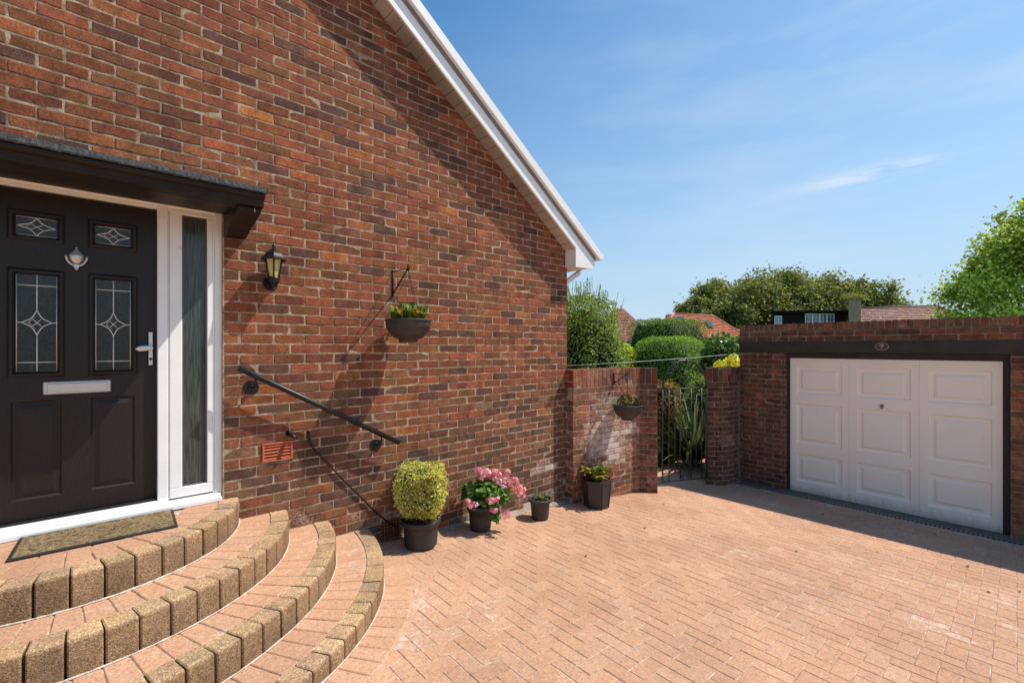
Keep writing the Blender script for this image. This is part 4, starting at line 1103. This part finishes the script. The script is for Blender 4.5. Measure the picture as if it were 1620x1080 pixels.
th = thing('plant_pot', 'small dark grey round pot with a few low leaves, nearly empty, near the house corner', 'potted plant', (3.475, 3.425, .3))
c = (3.475, 3.425); gz = ground_z(3.47)+.002
pot(th, c, [(.080, gz), (.086, gz+.004), (.106, gz+.18), (.110, gz+.185), (.126, gz+.190), (.130, gz+.215), (.122, gz+.222)], 'plastic_grey')
lv = MB()
for i in range(46):
    a = rnd(0, 6.28); q = rnd(0, .085); round_leaf(lv, (c[0]+q*math.cos(a)+.02, c[1]+q*math.sin(a), gz+.205+rnd(0, .04)), (rnd(-.6, .6), rnd(-.6, .6), 1), rnd(.012, .022), random.choice([(.06, .13, .03, 0), (.12, .2, .04, 0), (.2, .2, .05, 0)]))
lv.build('foliage', M['leaf'], th, recalc=False)

def big_leaf(mb, base, tip, w_, col, col2=None):
    """pointed leaf with a fold along its midrib, drooping at the tip"""
    b_, t_ = Vector(base), Vector(tip); d_ = t_-b_; s_ = d_.cross(Vector((0, 0, 1)))
    if s_.length < 1e-4: s_ = Vector((1, 0, 0))
    s_.normalize(); vs = []; n = 6
    for i in range(n+1):
        q = i/n; p = b_+d_*q+Vector((0, 0, math.sin(q*PI)*d_.length*.12)); ww = w_*math.sin(PI*min(1, q*.92+.08))**.8*.5
        vs += [p-s_*ww+Vector((0, 0, ww*.5)), p, p+s_*ww+Vector((0, 0, ww*.5))]
    fs = []
    for i in range(n): fs += [(3*i, 3*i+1, 3*i+4, 3*i+3), (3*i+1, 3*i+2, 3*i+5, 3*i+4)]
    mb.add(vs, fs, col=col)
th = thing('potted_begonia', 'dark hexagonal planter of mixed green and red leaves at the foot of the low wall', 'potted plant', (4.375, 3.365, .23))
c = (4.375, 3.365); gz = ground_z(4.37)+.002
hp = MB(); R0_, R1_ = .142, .176
pr = [(R0_, gz), (R1_-.004, gz+.295), (R1_+.008, gz+.298), (R1_+.010, gz+.335), (R1_-.008, gz+.337), (R1_-.03, gz+.29)]
hp.lathe(pr, c, 6, rot=.05, cap=False, smooth=False)
for j in range(6):     # corner ribs
    a = .05+j*PI/3; hp.tube([(c[0]+(R0_+.001)*math.cos(a), c[1]+(R0_+.001)*math.sin(a), gz), (c[0]+(R1_-.003)*math.cos(a), c[1]+(R1_-.003)*math.sin(a), gz+.296)], .007, 6)
hp.build('pot', M['plastic'], th)
s_ = MB(); s_.lathe([(R1_-.02, gz+.30), (.002, gz+.315)], c, 6, rot=.05, cap=False); s_.build('soil', M['soil'], th)
lv = MB()
for i in range(130):
    a = rnd(0, 6.28); el_ = rnd(.15, 1.3); ln_ = rnd(.07, .19)
    b_ = Vector((c[0]+rnd(-.11, .11), c[1]+rnd(-.09, .09), gz+rnd(.33, .42))); t_ = b_+Vector((math.cos(a)*math.cos(el_), math.sin(a)*math.cos(el_), math.sin(el_)*.55))*ln_
    if rnd(0, 1) < .25: t_ += RV*rnd(-.16, .16)
    big_leaf(lv, b_, t_, rnd(.035, .065), random.choice([(.16, .27, .04, 0), (.22, .32, .05, 0), (.09, .17, .03, 0), (.36, .36, .07, 0), (.42, .20, .07, 0), (.20, .05, .03, 0)]))
lv.build('foliage', M['leaf'], th, recalc=False)
for o_ in ((.10, -.12, .345), (.135, -.10, .335), (.05, -.05, .44), (-.10, -.06, .42)): f = MB(); flower_head(f, (c[0]+o_[0], c[1]+o_[1], gz+o_[2]), .020, 12); f.c = [(.55, .02, .02, 0)]*len(f.c); f.build('flower', M['petal'], th, recalc=False)

def basket(name, label, c, rimz, R, tip, wallp, nleaf, red, chains_n=3, H=.195):
    bk = thing(name, label, 'hanging basket', (c[0], c[1], rimz))
    t = MB()
    prof = [(R*.36, rimz-H), (R*.40, rimz-H+.002), (R*.42, rimz-H+.030), (R*.58, rimz-H+.036), (R*.74, rimz-.128), (R*.83, rimz-.100), (R*.86, rimz-.088), (R*.905, rimz-.082), (R*.945, rimz-.03), (R*.95, rimz-.016), (R*1.0, rimz-.014), (R*1.0, rimz-.002), (R*.96, rimz), (R*.93, rimz-.01), (R*.88, rimz-.05)]
    seg = 48; vs = []
    for (r, z) in prof:
        for j in range(seg):
            a = 2*PI*j/seg; sc2 = 1.
            if rimz-.10 < z < rimz-.02: sc2 = 1+.022*abs(math.cos(a*6))
            vs.append((c[0]+r*sc2*math.cos(a), c[1]+r*sc2*math.sin(a), z))
    fs = [(i*seg+j, i*seg+(j+1) % seg, (i+1)*seg+(j+1) % seg, (i+1)*seg+j) for i in range(len(prof)-1) for j in range(seg)]+[tuple(range(seg))[::-1]]
    t.smooth = True; t.add(vs, fs); bw = t.build('bowl', M['plastic_grey'], bk)
    t = MB(); t.lathe([(R*.90, rimz-.03), (.002, rimz-.005)], c, 24, cap=False); t.build('soil', M['soil'], bk)
    hk = Vector((tip[0], tip[1], tip[2]-.035))
    for k in range(chains_n):
        a = .6+k*2*PI/chains_n; e = Vector((c[0]+R*.95*math.cos(a), c[1]+R*.95*math.sin(a), rimz-.004)); t = MB()
        nl = 26
        for i in range(nl):      # chain of small links
            p, q = hk.lerp(e, i/nl), hk.lerp(e, (i+.72)/nl); t.tube([p, q], .0024, 4)
        t.tube([hk, e], .0011, 4); t.build('chain', M['black_metal'], bk)
    t = MB(); t.tube([Vector(tip)+Vector((0, 0, .004)), Vector(tip)+Vector((0, -.008, -.014)), hk], .0025, 6); t.build('hook', M['black_metal'], bk)
    lv = MB()
    for i in range(nleaf):
        a = rnd(0, 6.28); el_ = rnd(.1, 1.4); ln_ = rnd(.05, .13)*R/.2; q = R*.72*rnd(0, 1)**.5; b2 = rnd(0, 6.28)
        b_ = Vector((c[0]+q*math.cos(b2), c[1]+q*math.sin(b2), rimz-.01+rnd(0, .085)*(1.3-q/R))); t_ = b_+Vector((math.cos(a)*math.cos(el_), math.sin(a)*math.cos(el_), math.sin(el_)*.95))*ln_
        big_leaf(lv, b_, t_, rnd(.028, .050), random.choice([(.10, .18, .03, 0), (.17, .27, .04, 0), (.38, .36, .07, 0), (.06, .12, .025, 0), (.45, .30, .10, 0)] if not red else [(.08, .13, .03, 0), (.14, .2, .04, 0), (.2, .2, .07, 0), (.15, .07, .04, 0)]))
    lv.build('foliage', M['leaf'], bk, recalc=False)
    if red:
        f = MB(); flower_head(f, (c[0]+.03, c[1]-.03, rimz+.085), .032, 22); f.c = [(.62*rnd(.8, 1.1), .02, .035, 0) for _ in f.c]; f.build('flower', M['petal'], bk, recalc=False)
    return bk
def wall_bracket(label, base, tip, h_, nrm):
    br = thing('basket_bracket', label, 'bracket', base)
    t = MB(); b_ = Vector(base); n_ = Vector(nrm); t_ = Vector(tip)
    t.tube([b_+n_*.006+Vector((0, 0, -.012)), b_+n_*.006+Vector((0, 0, h_+.012))], .0085, 4); t.build('back_bar', M['black_metal'], br)
    t = MB(); t.tube([b_+n_*.01+Vector((0, 0, h_*.97)), b_.lerp(t_, .5)+Vector((0, 0, h_*.50-.004)), t_], .0038, 6)
    t.tube([b_+n_*.01+Vector((0, 0, .01)), t_+Vector((0, 0, .002))], .0062, 6)
    e = t_-b_; e.z = 0; e.normalize(); pts = [t_+e*(.016*math.cos(a)-.0)+Vector((0, 0, .016*math.sin(a)+.012)) for a in [i*.55-1.5 for i in range(10)]]
    t.tube(pts, .0045, 6); t.ball(tuple(t_+Vector((0, 0, -.02))), .008, 8); t.build('arm', M['black_metal'], br)
wall_bracket('black iron bracket on the house wall holding the larger hanging basket', (1.906, WY, 2.605), (1.910, 3.452, 2.812), .215, (0, -1, 0))
basket('hanging_basket', 'large dark hanging basket with yellow-green leaves on the house wall above the handrail', (1.916, 3.464), 2.375, .197, (1.910, 3.452, 2.812), None, 150, False)
wall_bracket('small black bracket near the top of the low wall holding the red-flowered basket', (4.946, 3.522, 1.66), (4.935, 3.302, 1.800), .14, (-.1045, -.9945, 0))
basket('hanging_basket', 'smaller grey hanging basket with one red flower on the low garden wall', (4.945, 3.312), 1.408, .187, (4.935, 3.302, 1.800), None, 60, True)

# --- garden behind the walls ---
GRN = [(.12, .20, .03), (.18, .27, .04), (.07, .13, .02), (.26, .34, .06)]
bush('tall_shrub', 'tall loose leafy shrub rising behind the house corner', 'shrub', (7.15, 5.80, 1.55), (.84, .88, 1.62), 32000, .050, [(.13, .19, .03), (.22, .30, .05), (.07, .11, .02), (.36, .42, .10), (.42, .46, .18)], [5, 5, 4, 3, 1], depth=.22, amp=.07, sc_=5, up=.8, seed=4, shoots=110, mat='leaf')
bush('golden_shrub', 'narrow bright yellow-green shrub beside the tall leafy shrub', 'shrub', (9.55, 6.42, 1.15), (.33, .33, 1.12), 7000, .05, [(.55, .55, .05), (.40, .45, .05), (.25, .32, .04)], seed=5, amp=.05)
hb = bush('clipped_hedge', 'tall clipped conifer hedge with flat top, behind the rounded one', 'hedge', (13.25, 7.35, 1.35), (1.14, .9, 1.64), 46000, .055, [(.17, .25, .045), (.11, .17, .033), (.24, .34, .06), (.22, .17, .07)], [5, 3, 3, 1.5], p=14., depth=.12, amp=.020, sc_=16, mat='needle', up=2.2, aspect=.35, seed=6, core=(.012, .025, .006))
hb.rotation_euler = (0, 0, 0)
bush('clipped_hedge', 'rounded bright green clipped conifer nearest behind the gate', 'hedge', (10.35, 5.70, 1.10), (.83, .80, 1.30), 42000, .045, [(.22, .35, .045), (.15, .26, .035), (.30, .44, .06)], [5, 3, 3], p=4.2, depth=.10, amp=.018, sc_=15, mat='needle', up=2.6, aspect=.3, seed=7, core=(.014, .035, .006))
bush('laurel_shrub', 'glossy dark leafed shrub behind the low wall beside the garage', 'shrub', (10.95, 4.60, 1.35), (.68, .68, 1.08), 5200, .115, [(.05, .11, .02), (.08, .16, .028), (.14, .23, .04), (.30, .36, .10)], [5, 4, 2, 1], mat='leaf_gloss', depth=.3, amp=.08, sc_=6, seed=8)
bush('yellow_shrub', 'low golden yellow shrub peeping over the low wall by the garage', 'shrub', (9.85, 4.02, 1.35), (.48, .48, .56), 5200, .055, [(.75, .58, .04), (.60, .52, .05), (.45, .45, .06)], seed=9, amp=.10, sc_=6)
bush('orange_shrub', 'orange and bronze leafed shrub seen through the gate', 'shrub', (7.80, 4.42, 1.02), (.34, .34, .50), 5200, .042, [(.36, .25, .05), (.22, .07, .035), (.13, .045, .03), (.30, .32, .06)], [4, 3, 4, 3], seed=10, amp=.10, sc_=6)
bush('small_shrub', 'pale green shrub low behind the gate arch', 'shrub', (8.9, 4.20, .85), (.36, .36, .75), 5000, .045, [(.25, .33, .07), (.14, .22, .04), (.36, .40, .12)], seed=11, amp=.12, sc_=6)
# sword leafed plant behind the gate
ph = thing('sword_leaf_plant', 'clump of long sword shaped leaves just behind the gate', 'plant', (7.95, 3.95, -.03))
lv = MB()
for i in range(190):
    a = rnd(1.2, 5.2) if random.random() < .75 else rnd(0, 6.28); el_ = rnd(.2, 1.35); ln_ = rnd(.8, 1.4); b_ = Vector((7.95+rnd(-.12, .12), 3.95+rnd(-.12, .12), rnd(-.02, .25))); d_ = Vector((math.cos(a)*math.cos(el_), math.sin(a)*math.cos(el_), math.sin(el_))); s_ = d_.cross(Vector((0, 0, 1))).normalized()
    col = random.choice([(.085, .13, .045, 0), (.12, .17, .06, 0), (.04, .065, .025, 0), (.26, .30, .17, 0)]); vs = []; n = 7
    for k in range(n+1):
        q = k/n; p = b_+d_*ln_*q-Vector((0, 0, (q**2.5)*ln_*.28*math.cos(el_))); w_ = .030*(1-q**2.5)+.002
        vs += [p-s_*w_, p+Vector((0, 0, -.006)), p+s_*w_]
    fs = []
    for k in range(n): fs += [(3*k, 3*k+1, 3*k+4, 3*k+3), (3*k+1, 3*k+2, 3*k+5, 3*k+4)]
    lv.add(vs, fs, col=col)
lv.build('leaves', M['leaf_gloss'], ph, recalc=False)

# lawn beyond the wall
n = 26000; P = np.stack([rng.uniform(6.2, 13.5, n), rng.uniform(4.25, 9, n), np.full(n, -.025)], 1)
lawn = leafmesh('lawn', P, rng.normal(size=(n, 3))*np.array([1, 1, .2]), .06*rng.uniform(.6, 1.4, n), cols(n, [(.10, .22, .03), (.15, .30, .04), (.07, .15, .025)]), M['leaf'], None, .25, org=(0, 0, 0), D=np.tile([0, 0, 1.], (n, 1))+rng.normal(size=(n, 3))*.3)
tag(lawn, 'short green lawn grass behind the garden wall', 'lawn', kind='stuff')

# ================================================================ NEIGHBOURING HOUSES
def tiled(mb, a, b_, c_, d_, rows, colsn, pal, lift=.03):
    """roof plane a-b (eaves) to d-c (ridge) built from overlapping tiles"""
    a, b_, c_, d_ = [Vector(q) for q in (a, b_, c_, d_)]; nrm = (b_-a).cross(d_-a).normalized()
    if nrm.z < 0: nrm = -nrm
    for j in range(rows):
        t0, t1 = j/rows, (j+1)/rows
        l0, r0, l1, r1 = a.lerp(d_, t0), b_.lerp(c_, t0), a.lerp(d_, t1), b_.lerp(c_, t1)
        for i in range(colsn):
            s0, s1 = i/colsn, (i+1)/colsn; c = random.choice(pal); k = rnd(.8, 1.15)
            mb.add([l0.lerp(r0, s0)+nrm*lift, l0.lerp(r0, s1-.002)+nrm*lift, l1.lerp(r1, s1-.002), l1.lerp(r1, s0), l0.lerp(r0, s0), l0.lerp(r0, s1-.002)], [(0, 1, 2, 3), (4, 5, 1, 0)], col=(c[0]*k, c[1]*k, c[2]*k, 0))
RP = [(.36, .14, .09), (.30, .12, .08), (.40, .18, .12), (.22, .10, .075)]
def R2(px, Z, y=None): return None
Vx, Vy, Rx, Ry = .66730, .74478, .74478, -.66730
def W(lat, dep, z): return (Vx*dep+Rx*lat, Vy*dep+Ry*lat, z)     # lateral / depth metres as seen from the drive
# house with steep hipped end far left
h1 = thing('neighbour_house', 'distant house with a steep weathered red hipped roof, left of the hedges', 'house', W(8, 33, 0))
t = MB(); base = 2.5
pk0, pk1 = W(6.85, 30, 4.72), W(7.45, 30.3, 4.72)
e0, e1, e2, e3 = W(5.2, 27.5, base), W(9.1, 28, base), W(9.4, 34, base), W(4.8, 34, base)
tiled(t, e0, e1, pk1, pk0, 22, 20, RP); tiled(t, e1, e2, pk1, pk1, 22, 20, RP); tiled(t, e3, e0, pk0, pk0, 22, 20, RP); t.add([e2, e3, pk0, pk1], [(0, 1, 2, 3)], col=(.3, .12, .08, 0))
t.build('roof', M['tile'], h1, recalc=False)
t = MB(); q = [W(5.4, 27.7, 0)[:2], W(8.9, 28.2, 0)[:2], W(9.2, 33.8, 0)[:2], W(5.0, 33.8, 0)[:2]]; t.prism(q, 'z', -.05, base+.02); t.build('wall', M['render'], h1)
# orange tiled bungalow
h2 = thing('neighbour_house', 'bungalow with a bright orange tiled roof and roof windows behind the hedges', 'house', W(14, 36, 0))
t = MB(); OP = [(.62, .20, .09), (.56, .17, .08), (.66, .25, .12), (.50, .15, .08)]
g0, g1 = W(12.8, 35.6, 4.78), W(15.7, 35.2, 4.55)
f0, f1 = W(10.2, 33, 2.9), W(17.4, 33.0, 2.75)
tiled(t, f0, f1, g1, g0, 14, 30, OP, .05); bk0, bk1 = W(17.6, 39, 2.9), W(10.0, 39, 2.9)
tiled(t, f1, bk0, g1, g1, 14, 16, OP, .05); tiled(t, bk1, f0, g0, g0, 14, 16, OP, .05); t.add([bk0, bk1, g0, g1], [(0, 1, 2, 3)], col=(.5, .2, .1, 0))
t.tube([g0, g1], .09, 6, col=(.5, .17, .09, 0)); t.tube([f0, g0], .08, 6, col=(.6, .2, .1, 0)); t.tube([f1, g1], .08, 6, col=(.6, .2, .1, 0))
t.build('roof', M['tile'], h2, recalc=False)
t = MB(); q = [W(10.5, 33.3, 0)[:2], W(17.1, 33.3, 0)[:2], W(17.3, 38.7, 0)[:2], W(10.3, 38.7, 0)[:2]]; t.prism(q, 'z', -.05, 2.85); t.build('wall', M['render'], h2)
for la, lb, ta, tb in ((.10, .27, .74, .84), (.655, .735, .42, .74)):
    def RPp(s_, t_, o): A_, B_ = Vector(f0).lerp(Vector(f1), s_), Vector(g0).lerp(Vector(g1), s_); v_ = A_.lerp(B_, t_); return (v_.x-.10*o*Vx, v_.y-.10*o*Vy, v_.z+.10*o)
    t = MB(); t.add([RPp(la, ta, 1), RPp(lb, ta, 1), RPp(lb, tb, 1), RPp(la, tb, 1)], [(0, 1, 2, 3)]); t.build('roof_window', M['winglass'], h2, recalc=False)
# dormer house: black box dormer, chimney, faded roof
h3 = thing('neighbour_house', 'house with a black flat roofed dormer, white windows and mossy chimney behind the garage', 'house', W(20, 31, 0))
t = MB()
def wbox(mb, l0, l1, d0, d1, z0, z1, **k): mb.prism([W(l0, d0, 0)[:2], W(l1, d0, 0)[:2], W(l1, d1, 0)[:2], W(l0, d1, 0)[:2]], 'z', z0, z1, **k)
t.prism([W(17.3, 30, 0)[:2], W(22.2, 30, 0)[:2], W(24.6, 33, 0)[:2], W(19.1, 33, 0)[:2]], 'z', 1.5, 4.42); dw = t.build('dormer', M['cladding'], h3)
t = MB(); t.prism([W(17.0, 29.7, 0)[:2], W(22.3, 29.7, 0)[:2], W(24.8, 33.2, 0)[:2], W(19.1, 33.2, 0)[:2]], 'z', 4.42, 4.55); t.build('dormer_roof', M['cladding'], dw)
for l0, l1, z0, z1, nx_ in ((17.40, 17.88, 3.62, 4.22, 2), (19.42, 21.35, 3.60, 4.36, 4)):
    t = MB(); dd = 29.93
    wbox(t, l0, l1, dd, dd+.04, z0, z0+.07); wbox(t, l0, l1, dd, dd+.04, z1-.07, z1)
    for i in range(nx_+1):
        x = l0+(l1-l0)*i/nx_; wbox(t, max(l0, x-.04), min(l1, x+.04), dd-.005, dd+.04, z0+.001, z1-.001)
        if i < nx_: x2 = l0+(l1-l0)*(i+.5)/nx_; wbox(t, x2-.012, x2+.012, dd+.005, dd+.04, z0, z1)
    for k in (1, 2): zz = z0+(z1-z0)*k/3; wbox(t, l0, l1, dd+.006, dd+.04, zz-.012, zz+.012)
    wf = t.build('window', M['upvc'], h3); t = MB(); wbox(t, l0+.02, l1-.02, dd+.02, dd+.035, z0+.02, z1-.02); t.build('pane', M['winglass'], wf)
t = MB(); CHP = lambda a, b_, c_, d_: [W(a, c_, 0)[:2], W(b_, c_, 0)[:2], W(b_*d_/c_, d_, 0)[:2], W(a*d_/c_+.15, d_, 0)[:2]]
t.prism(CHP(21.45, 22.25, 28.8, 29.6), 'z', 2.0, 5.20); t.prism(CHP(21.36, 22.34, 28.72, 29.7), 'z', 5.20, 5.36); ch = t.build('chimney', M['chimney'], h3, bevel=.02)
P = np.array([W(22.0, 29.1, 5.40)])+rng.normal(size=(900, 3))*np.array([.30, .30, .09]); leafmesh('moss', P, rng.normal(size=(900, 3))+[0, 0, 1], .10*rng.uniform(.6, 1.3, 900), cols(900, [(.38, .40, .06), (.25, .28, .05)]), M['leaf'], ch)
t = MB(); FP = [(.46, .22, .16), (.40, .18, .13), (.50, .27, .20), (.28, .15, .12), (.34, .23, .18)]
ra, rb = W(24.0, 31.5, 4.82), W(29.6, 31.5, 5.02)
ea, eb = W(21.6, 28.6, 2.6), W(32.0, 28.9, 2.6)
tiled(t, ea, eb, rb, ra, 20, 44, FP, .04); ec = W(33, 34, 2.6); tiled(t, eb, ec, rb, rb, 20, 20, FP, .04); t.add([ec, W(20.6, 35, 2.6), ra, rb], [(0, 1, 2, 3)], col=(.2, .1, .08, 0)); t.tube([ra, rb], .09, 6, col=(.20, .10, .085, 0)); t.tube([rb, eb], .09, 6, col=(.22, .10, .085, 0))
t.build('roof', M['tile'], h3, recalc=False)
t = MB(); wbox(t, 20.9, 31.5, 29.2, 34, -.05, 2.62); t.build('wall', M['render'], h3)

# ================================================================ TREES
def tree(name, label, base, height, crown_c, crown_r, n_cl, per, size, pal, w_=None, mat='leaf', trunk_r=.25, seed=0, clr=.16, group=None, limbs=9, flat=.8, cone=0):
    th = thing(name, label, 'tree', base, group); r_ = np.random.default_rng(seed)
    d_ = unit(r_.normal(size=(n_cl, 3))); d_[:, 2] = np.where(d_[:, 2] < -.45, -d_[:, 2], d_[:, 2])
    rad = r_.uniform(.35, 1, n_cl)**.5*(1+.30*lump(d_, 4.5, seed)*3)
    cc_ = np.array(crown_c)+d_*rad[:, None]*np.array(crown_r)
    if cone:
        hh = np.clip((cc_[:, 2]-crown_c[2])/crown_r[2], -1, 1); cc_[:, :2] = np.array(crown_c)[:2]+(cc_[:, :2]-np.array(crown_c)[:2])*(1-cone*hh)[:, None]
    cs = r_.uniform(.6, 1.35, n_cl)*clr*min(crown_r)
    P = np.repeat(cc_, per, axis=0)+r_.normal(size=(n_cl*per, 3))*np.repeat(cs, per)[:, None]*np.array([1, 1, flat])
    tone = np.repeat(r_.uniform(.50, 1.45, n_cl), per)[:, None]
    C = np.clip(cols(len(P), pal, w_, k=FG_K)*tone, 0, 1)
    Nr = r_.normal(size=(len(P), 3))*.8+np.array([0, 0, .6])+np.repeat(d_, per, axis=0)*.6
    leafmesh('crown', P, Nr, size*r_.uniform(.6, 1.4, len(P)), C, M[mat], th, .7)
    t = MB(); b_ = Vector(base); top = Vector(crown_c)
    t.tube([b_, b_.lerp(top, .5)+Vector((rnd(-.1, .1), rnd(-.1, .1), 0)), top], [trunk_r, trunk_r*.75, trunk_r*.35], 8)
    for k in range(limbs):
        e = Vector(cc_[k % n_cl]); s_ = b_.lerp(top, rnd(.4, .9)); t.tube([s_, s_.lerp(e, .5)+Vector((0, 0, rnd(.0, .08)*height)), e], [trunk_r*.4, trunk_r*.22, trunk_r*.06], 5)
    t.build('trunk', M['bark'], th); return th
FT = [(.15, .175, .05), (.21, .22, .06), (.10, .125, .04), (.29, .28, .085), (.22, .17, .065)]
FG = 'row of mature trees behind the neighbouring houses'
spec = [(22.5, 56, 8.9, 3.0, 70, .5), (27.4, 58, 10.6, 4.3, 190, .9), (33.0, 60, 11.4, 5.0, 240, 1.), (39.5, 60, 11.6, 5.4, 250, 1.), (45.5, 60, 10.6, 4.6, 190, 1.), (49.3, 61, 8.6, 3.4, 110, .9)]
LB = ['lacy thin tree at the left end of the distant tree line, sky showing through', 'second tree from the left in the distant tree line, behind the orange roof', 'broad dense dark green tree left of the middle of the distant tree line', 'tallest broad tree in the distant tree line, above the black dormer', 'tree behind the mossy chimney in the distant tree line', 'lowest tree at the right end of the distant tree line']
for i, (la, dp, tp, rw, ncl, dens) in enumerate(spec):
    cz = tp-rw*.62
    tree('broadleaf_tree', LB[i], W(la, dp, -.05), tp, W(la, dp, max(cz*.80, 3.5)), (rw, rw, tp-max(cz*.80, 3.5)-.4), ncl, int(110*dens), .34, FT, [5, 4, 4, 2, 1], seed=20+i, trunk_r=.35, clr=.15 if dens > .6 else .10, group=FG)
tree('maple_tree', 'bright green leafy tree rising above the garage at the right edge', W(14.6, 12.6, -.05), 6, W(14.6, 12.6, 3.55), (1.75, 2.0, 2.35), 330, 110, .10, [(.32, .39, .06), (.42, .50, .08), (.16, .22, .035), (.55, .60, .14)], [5, 5, 3, 2], seed=43, trunk_r=.14, clr=.115, cone=.38, limbs=26)
# dense planting between house 1 and far trees, low
bush('far_hedge', 'dark hedge low behind the neighbouring houses', 'hedge', W(30, 48, 1.6), (22, 8, 2.0), 16000, .45, FT, seed=30, p=4., depth=.1, amp=.05, sc_=9, stems=False)

# ================================================================ WORLD, SUN, CAMERA
sa_ = Vector((.58, -.37, 1.0)).normalized()
elev = math.asin(sa_.z)
wd = bpy.data.worlds.new('World'); scn.world = wd; wd.use_nodes = True; nt = wd.node_tree; nt.nodes.clear()
sky = nt.nodes.new('ShaderNodeTexSky'); sky.sky_type = 'NISHITA'; sky.sun_disc = False
sky.sun_elevation = elev; sky.sun_rotation = math.atan2(sa_.x, sa_.y); sky.air_density = 1.25; sky.dust_density = .6; sky.ozone_density = 2.2
bg = nt.nodes.new('ShaderNodeBackground'); bg.inputs[1].default_value = .15
out = nt.nodes.new('ShaderNodeOutputWorld')
tc = nt.nodes.new('ShaderNodeTexCoord'); mp = nt.nodes.new('ShaderNodeMapping'); mp.inputs['Rotation'].default_value = (0, .18, .5); mp.inputs['Scale'].default_value = (1.2, 1.6, 7)
nt.links.new(tc.outputs['Generated'], mp.inputs[0])
cl = noise(nt, mp.outputs[0], 2.2, 7, .55)
cf = ramp(nt, cl, [(.44, (0, 0, 0)), (.80, (.5, .5, .5))])
sx = nt.nodes.new('ShaderNodeSeparateXYZ'); nt.links.new(tc.outputs['Generated'], sx.inputs[0])
hz = ramp(nt, sx.outputs[2], [(0, (.92, .92, .92)), (.10, (.72, .72, .72)), (.30, (.25, .25, .25)), (.6, (0, 0, 0))])
deep = mix(nt, 1., sky.outputs[0], (.50, .84, 1.02), 'MULTIPLY')
base_ = mix(nt, hz, deep, (3.75, 4.65, 5.75))
def dot(v_):
    d = nt.nodes.new('ShaderNodeVectorMath'); d.operation = 'DOT_PRODUCT'; nt.links.new(tc.outputs['Generated'], d.inputs[0]); d.inputs[1].default_value = v_; return d.outputs['Value']
# a thin veil to the south-east and one small wisp of cirrus above the garage
east = ramp(nt, dot((.96, -.28, 0)), [(.25, (0, 0, 0)), (1., (1, 1, 1))])
cm = mix(nt, math_(nt, 'MULTIPLY', cf, east), base_, (5.0, 5.6, 6.3))
cm = mix(nt, math_(nt, 'MULTIPLY', east, .34), cm, (3.9, 5.0, 6.2))
dv = math_(nt, 'MAXIMUM', dot((.6673, .7448, 0)), .05); uu_ = math_(nt, 'DIVIDE', dot((.7448, -.6673, 0)), dv); vv_ = math_(nt, 'DIVIDE', dot((0, 0, 1)), dv)
e1 = math_(nt, 'DIVIDE', math_(nt, 'SUBTRACT', vv_, math_(nt, 'ADD', math_(nt, 'MULTIPLY', uu_, .216), .212)), .016); e2 = math_(nt, 'DIVIDE', math_(nt, 'SUBTRACT', uu_, .80), .14)
gs = math_(nt, 'EXPONENT', math_(nt, 'MULTIPLY', math_(nt, 'ADD', math_(nt, 'MULTIPLY', e1, e1), math_(nt, 'MULTIPLY', e2, e2)), -1.))
mp2 = nt.nodes.new('ShaderNodeMapping'); mp2.inputs['Rotation'].default_value = (0, .2, 0); mp2.inputs['Scale'].default_value = (6, 6, 40); nt.links.new(tc.outputs['Generated'], mp2.inputs[0])
cm = mix(nt, math_(nt, 'MULTIPLY', gs, ramp(nt, noise(nt, mp2.outputs[0], 2, 6, .6), [(.32, (0, 0, 0)), (.62, (.95, .95, .95))])), cm, (5.6, 6.1, 6.7))
nt.links.new(cm, bg.inputs[0]); nt.links.new(bg.outputs[0], out.inputs[0])
sl = bpy.data.lights.new('sun', 'SUN'); sl.energy = 5.0; sl.angle = math.radians(.55); sl.color = (1, .94, .83)
so = bpy.data.objects.new('sun', sl); COL.objects.link(so); so.rotation_euler = sa_.to_track_quat('Z', 'Y').to_euler(); so.location = (6, -4, 12)

cam = bpy.data.cameras.new('camera'); co = bpy.data.objects.new('camera', cam); COL.objects.link(co)
co.location = (0, 0, 2.14); th_ = math.atan(798/715)
co.rotation_euler = (PI/2, 0, th_-PI/2)
cam.sensor_width = 36; cam.lens = 36*715/1620; cam.shift_y = 9/1620; cam.clip_start = .05; cam.clip_end = 3000
scn.camera = co
scn.view_settings.view_transform = 'Standard'; scn.view_settings.look = 'None'; scn.view_settings.exposure = 0; scn.view_settings.gamma = 1
scn.render.engine = 'CYCLES'; scn.cycles.max_bounces = 8; scn.cycles.use_denoising = True
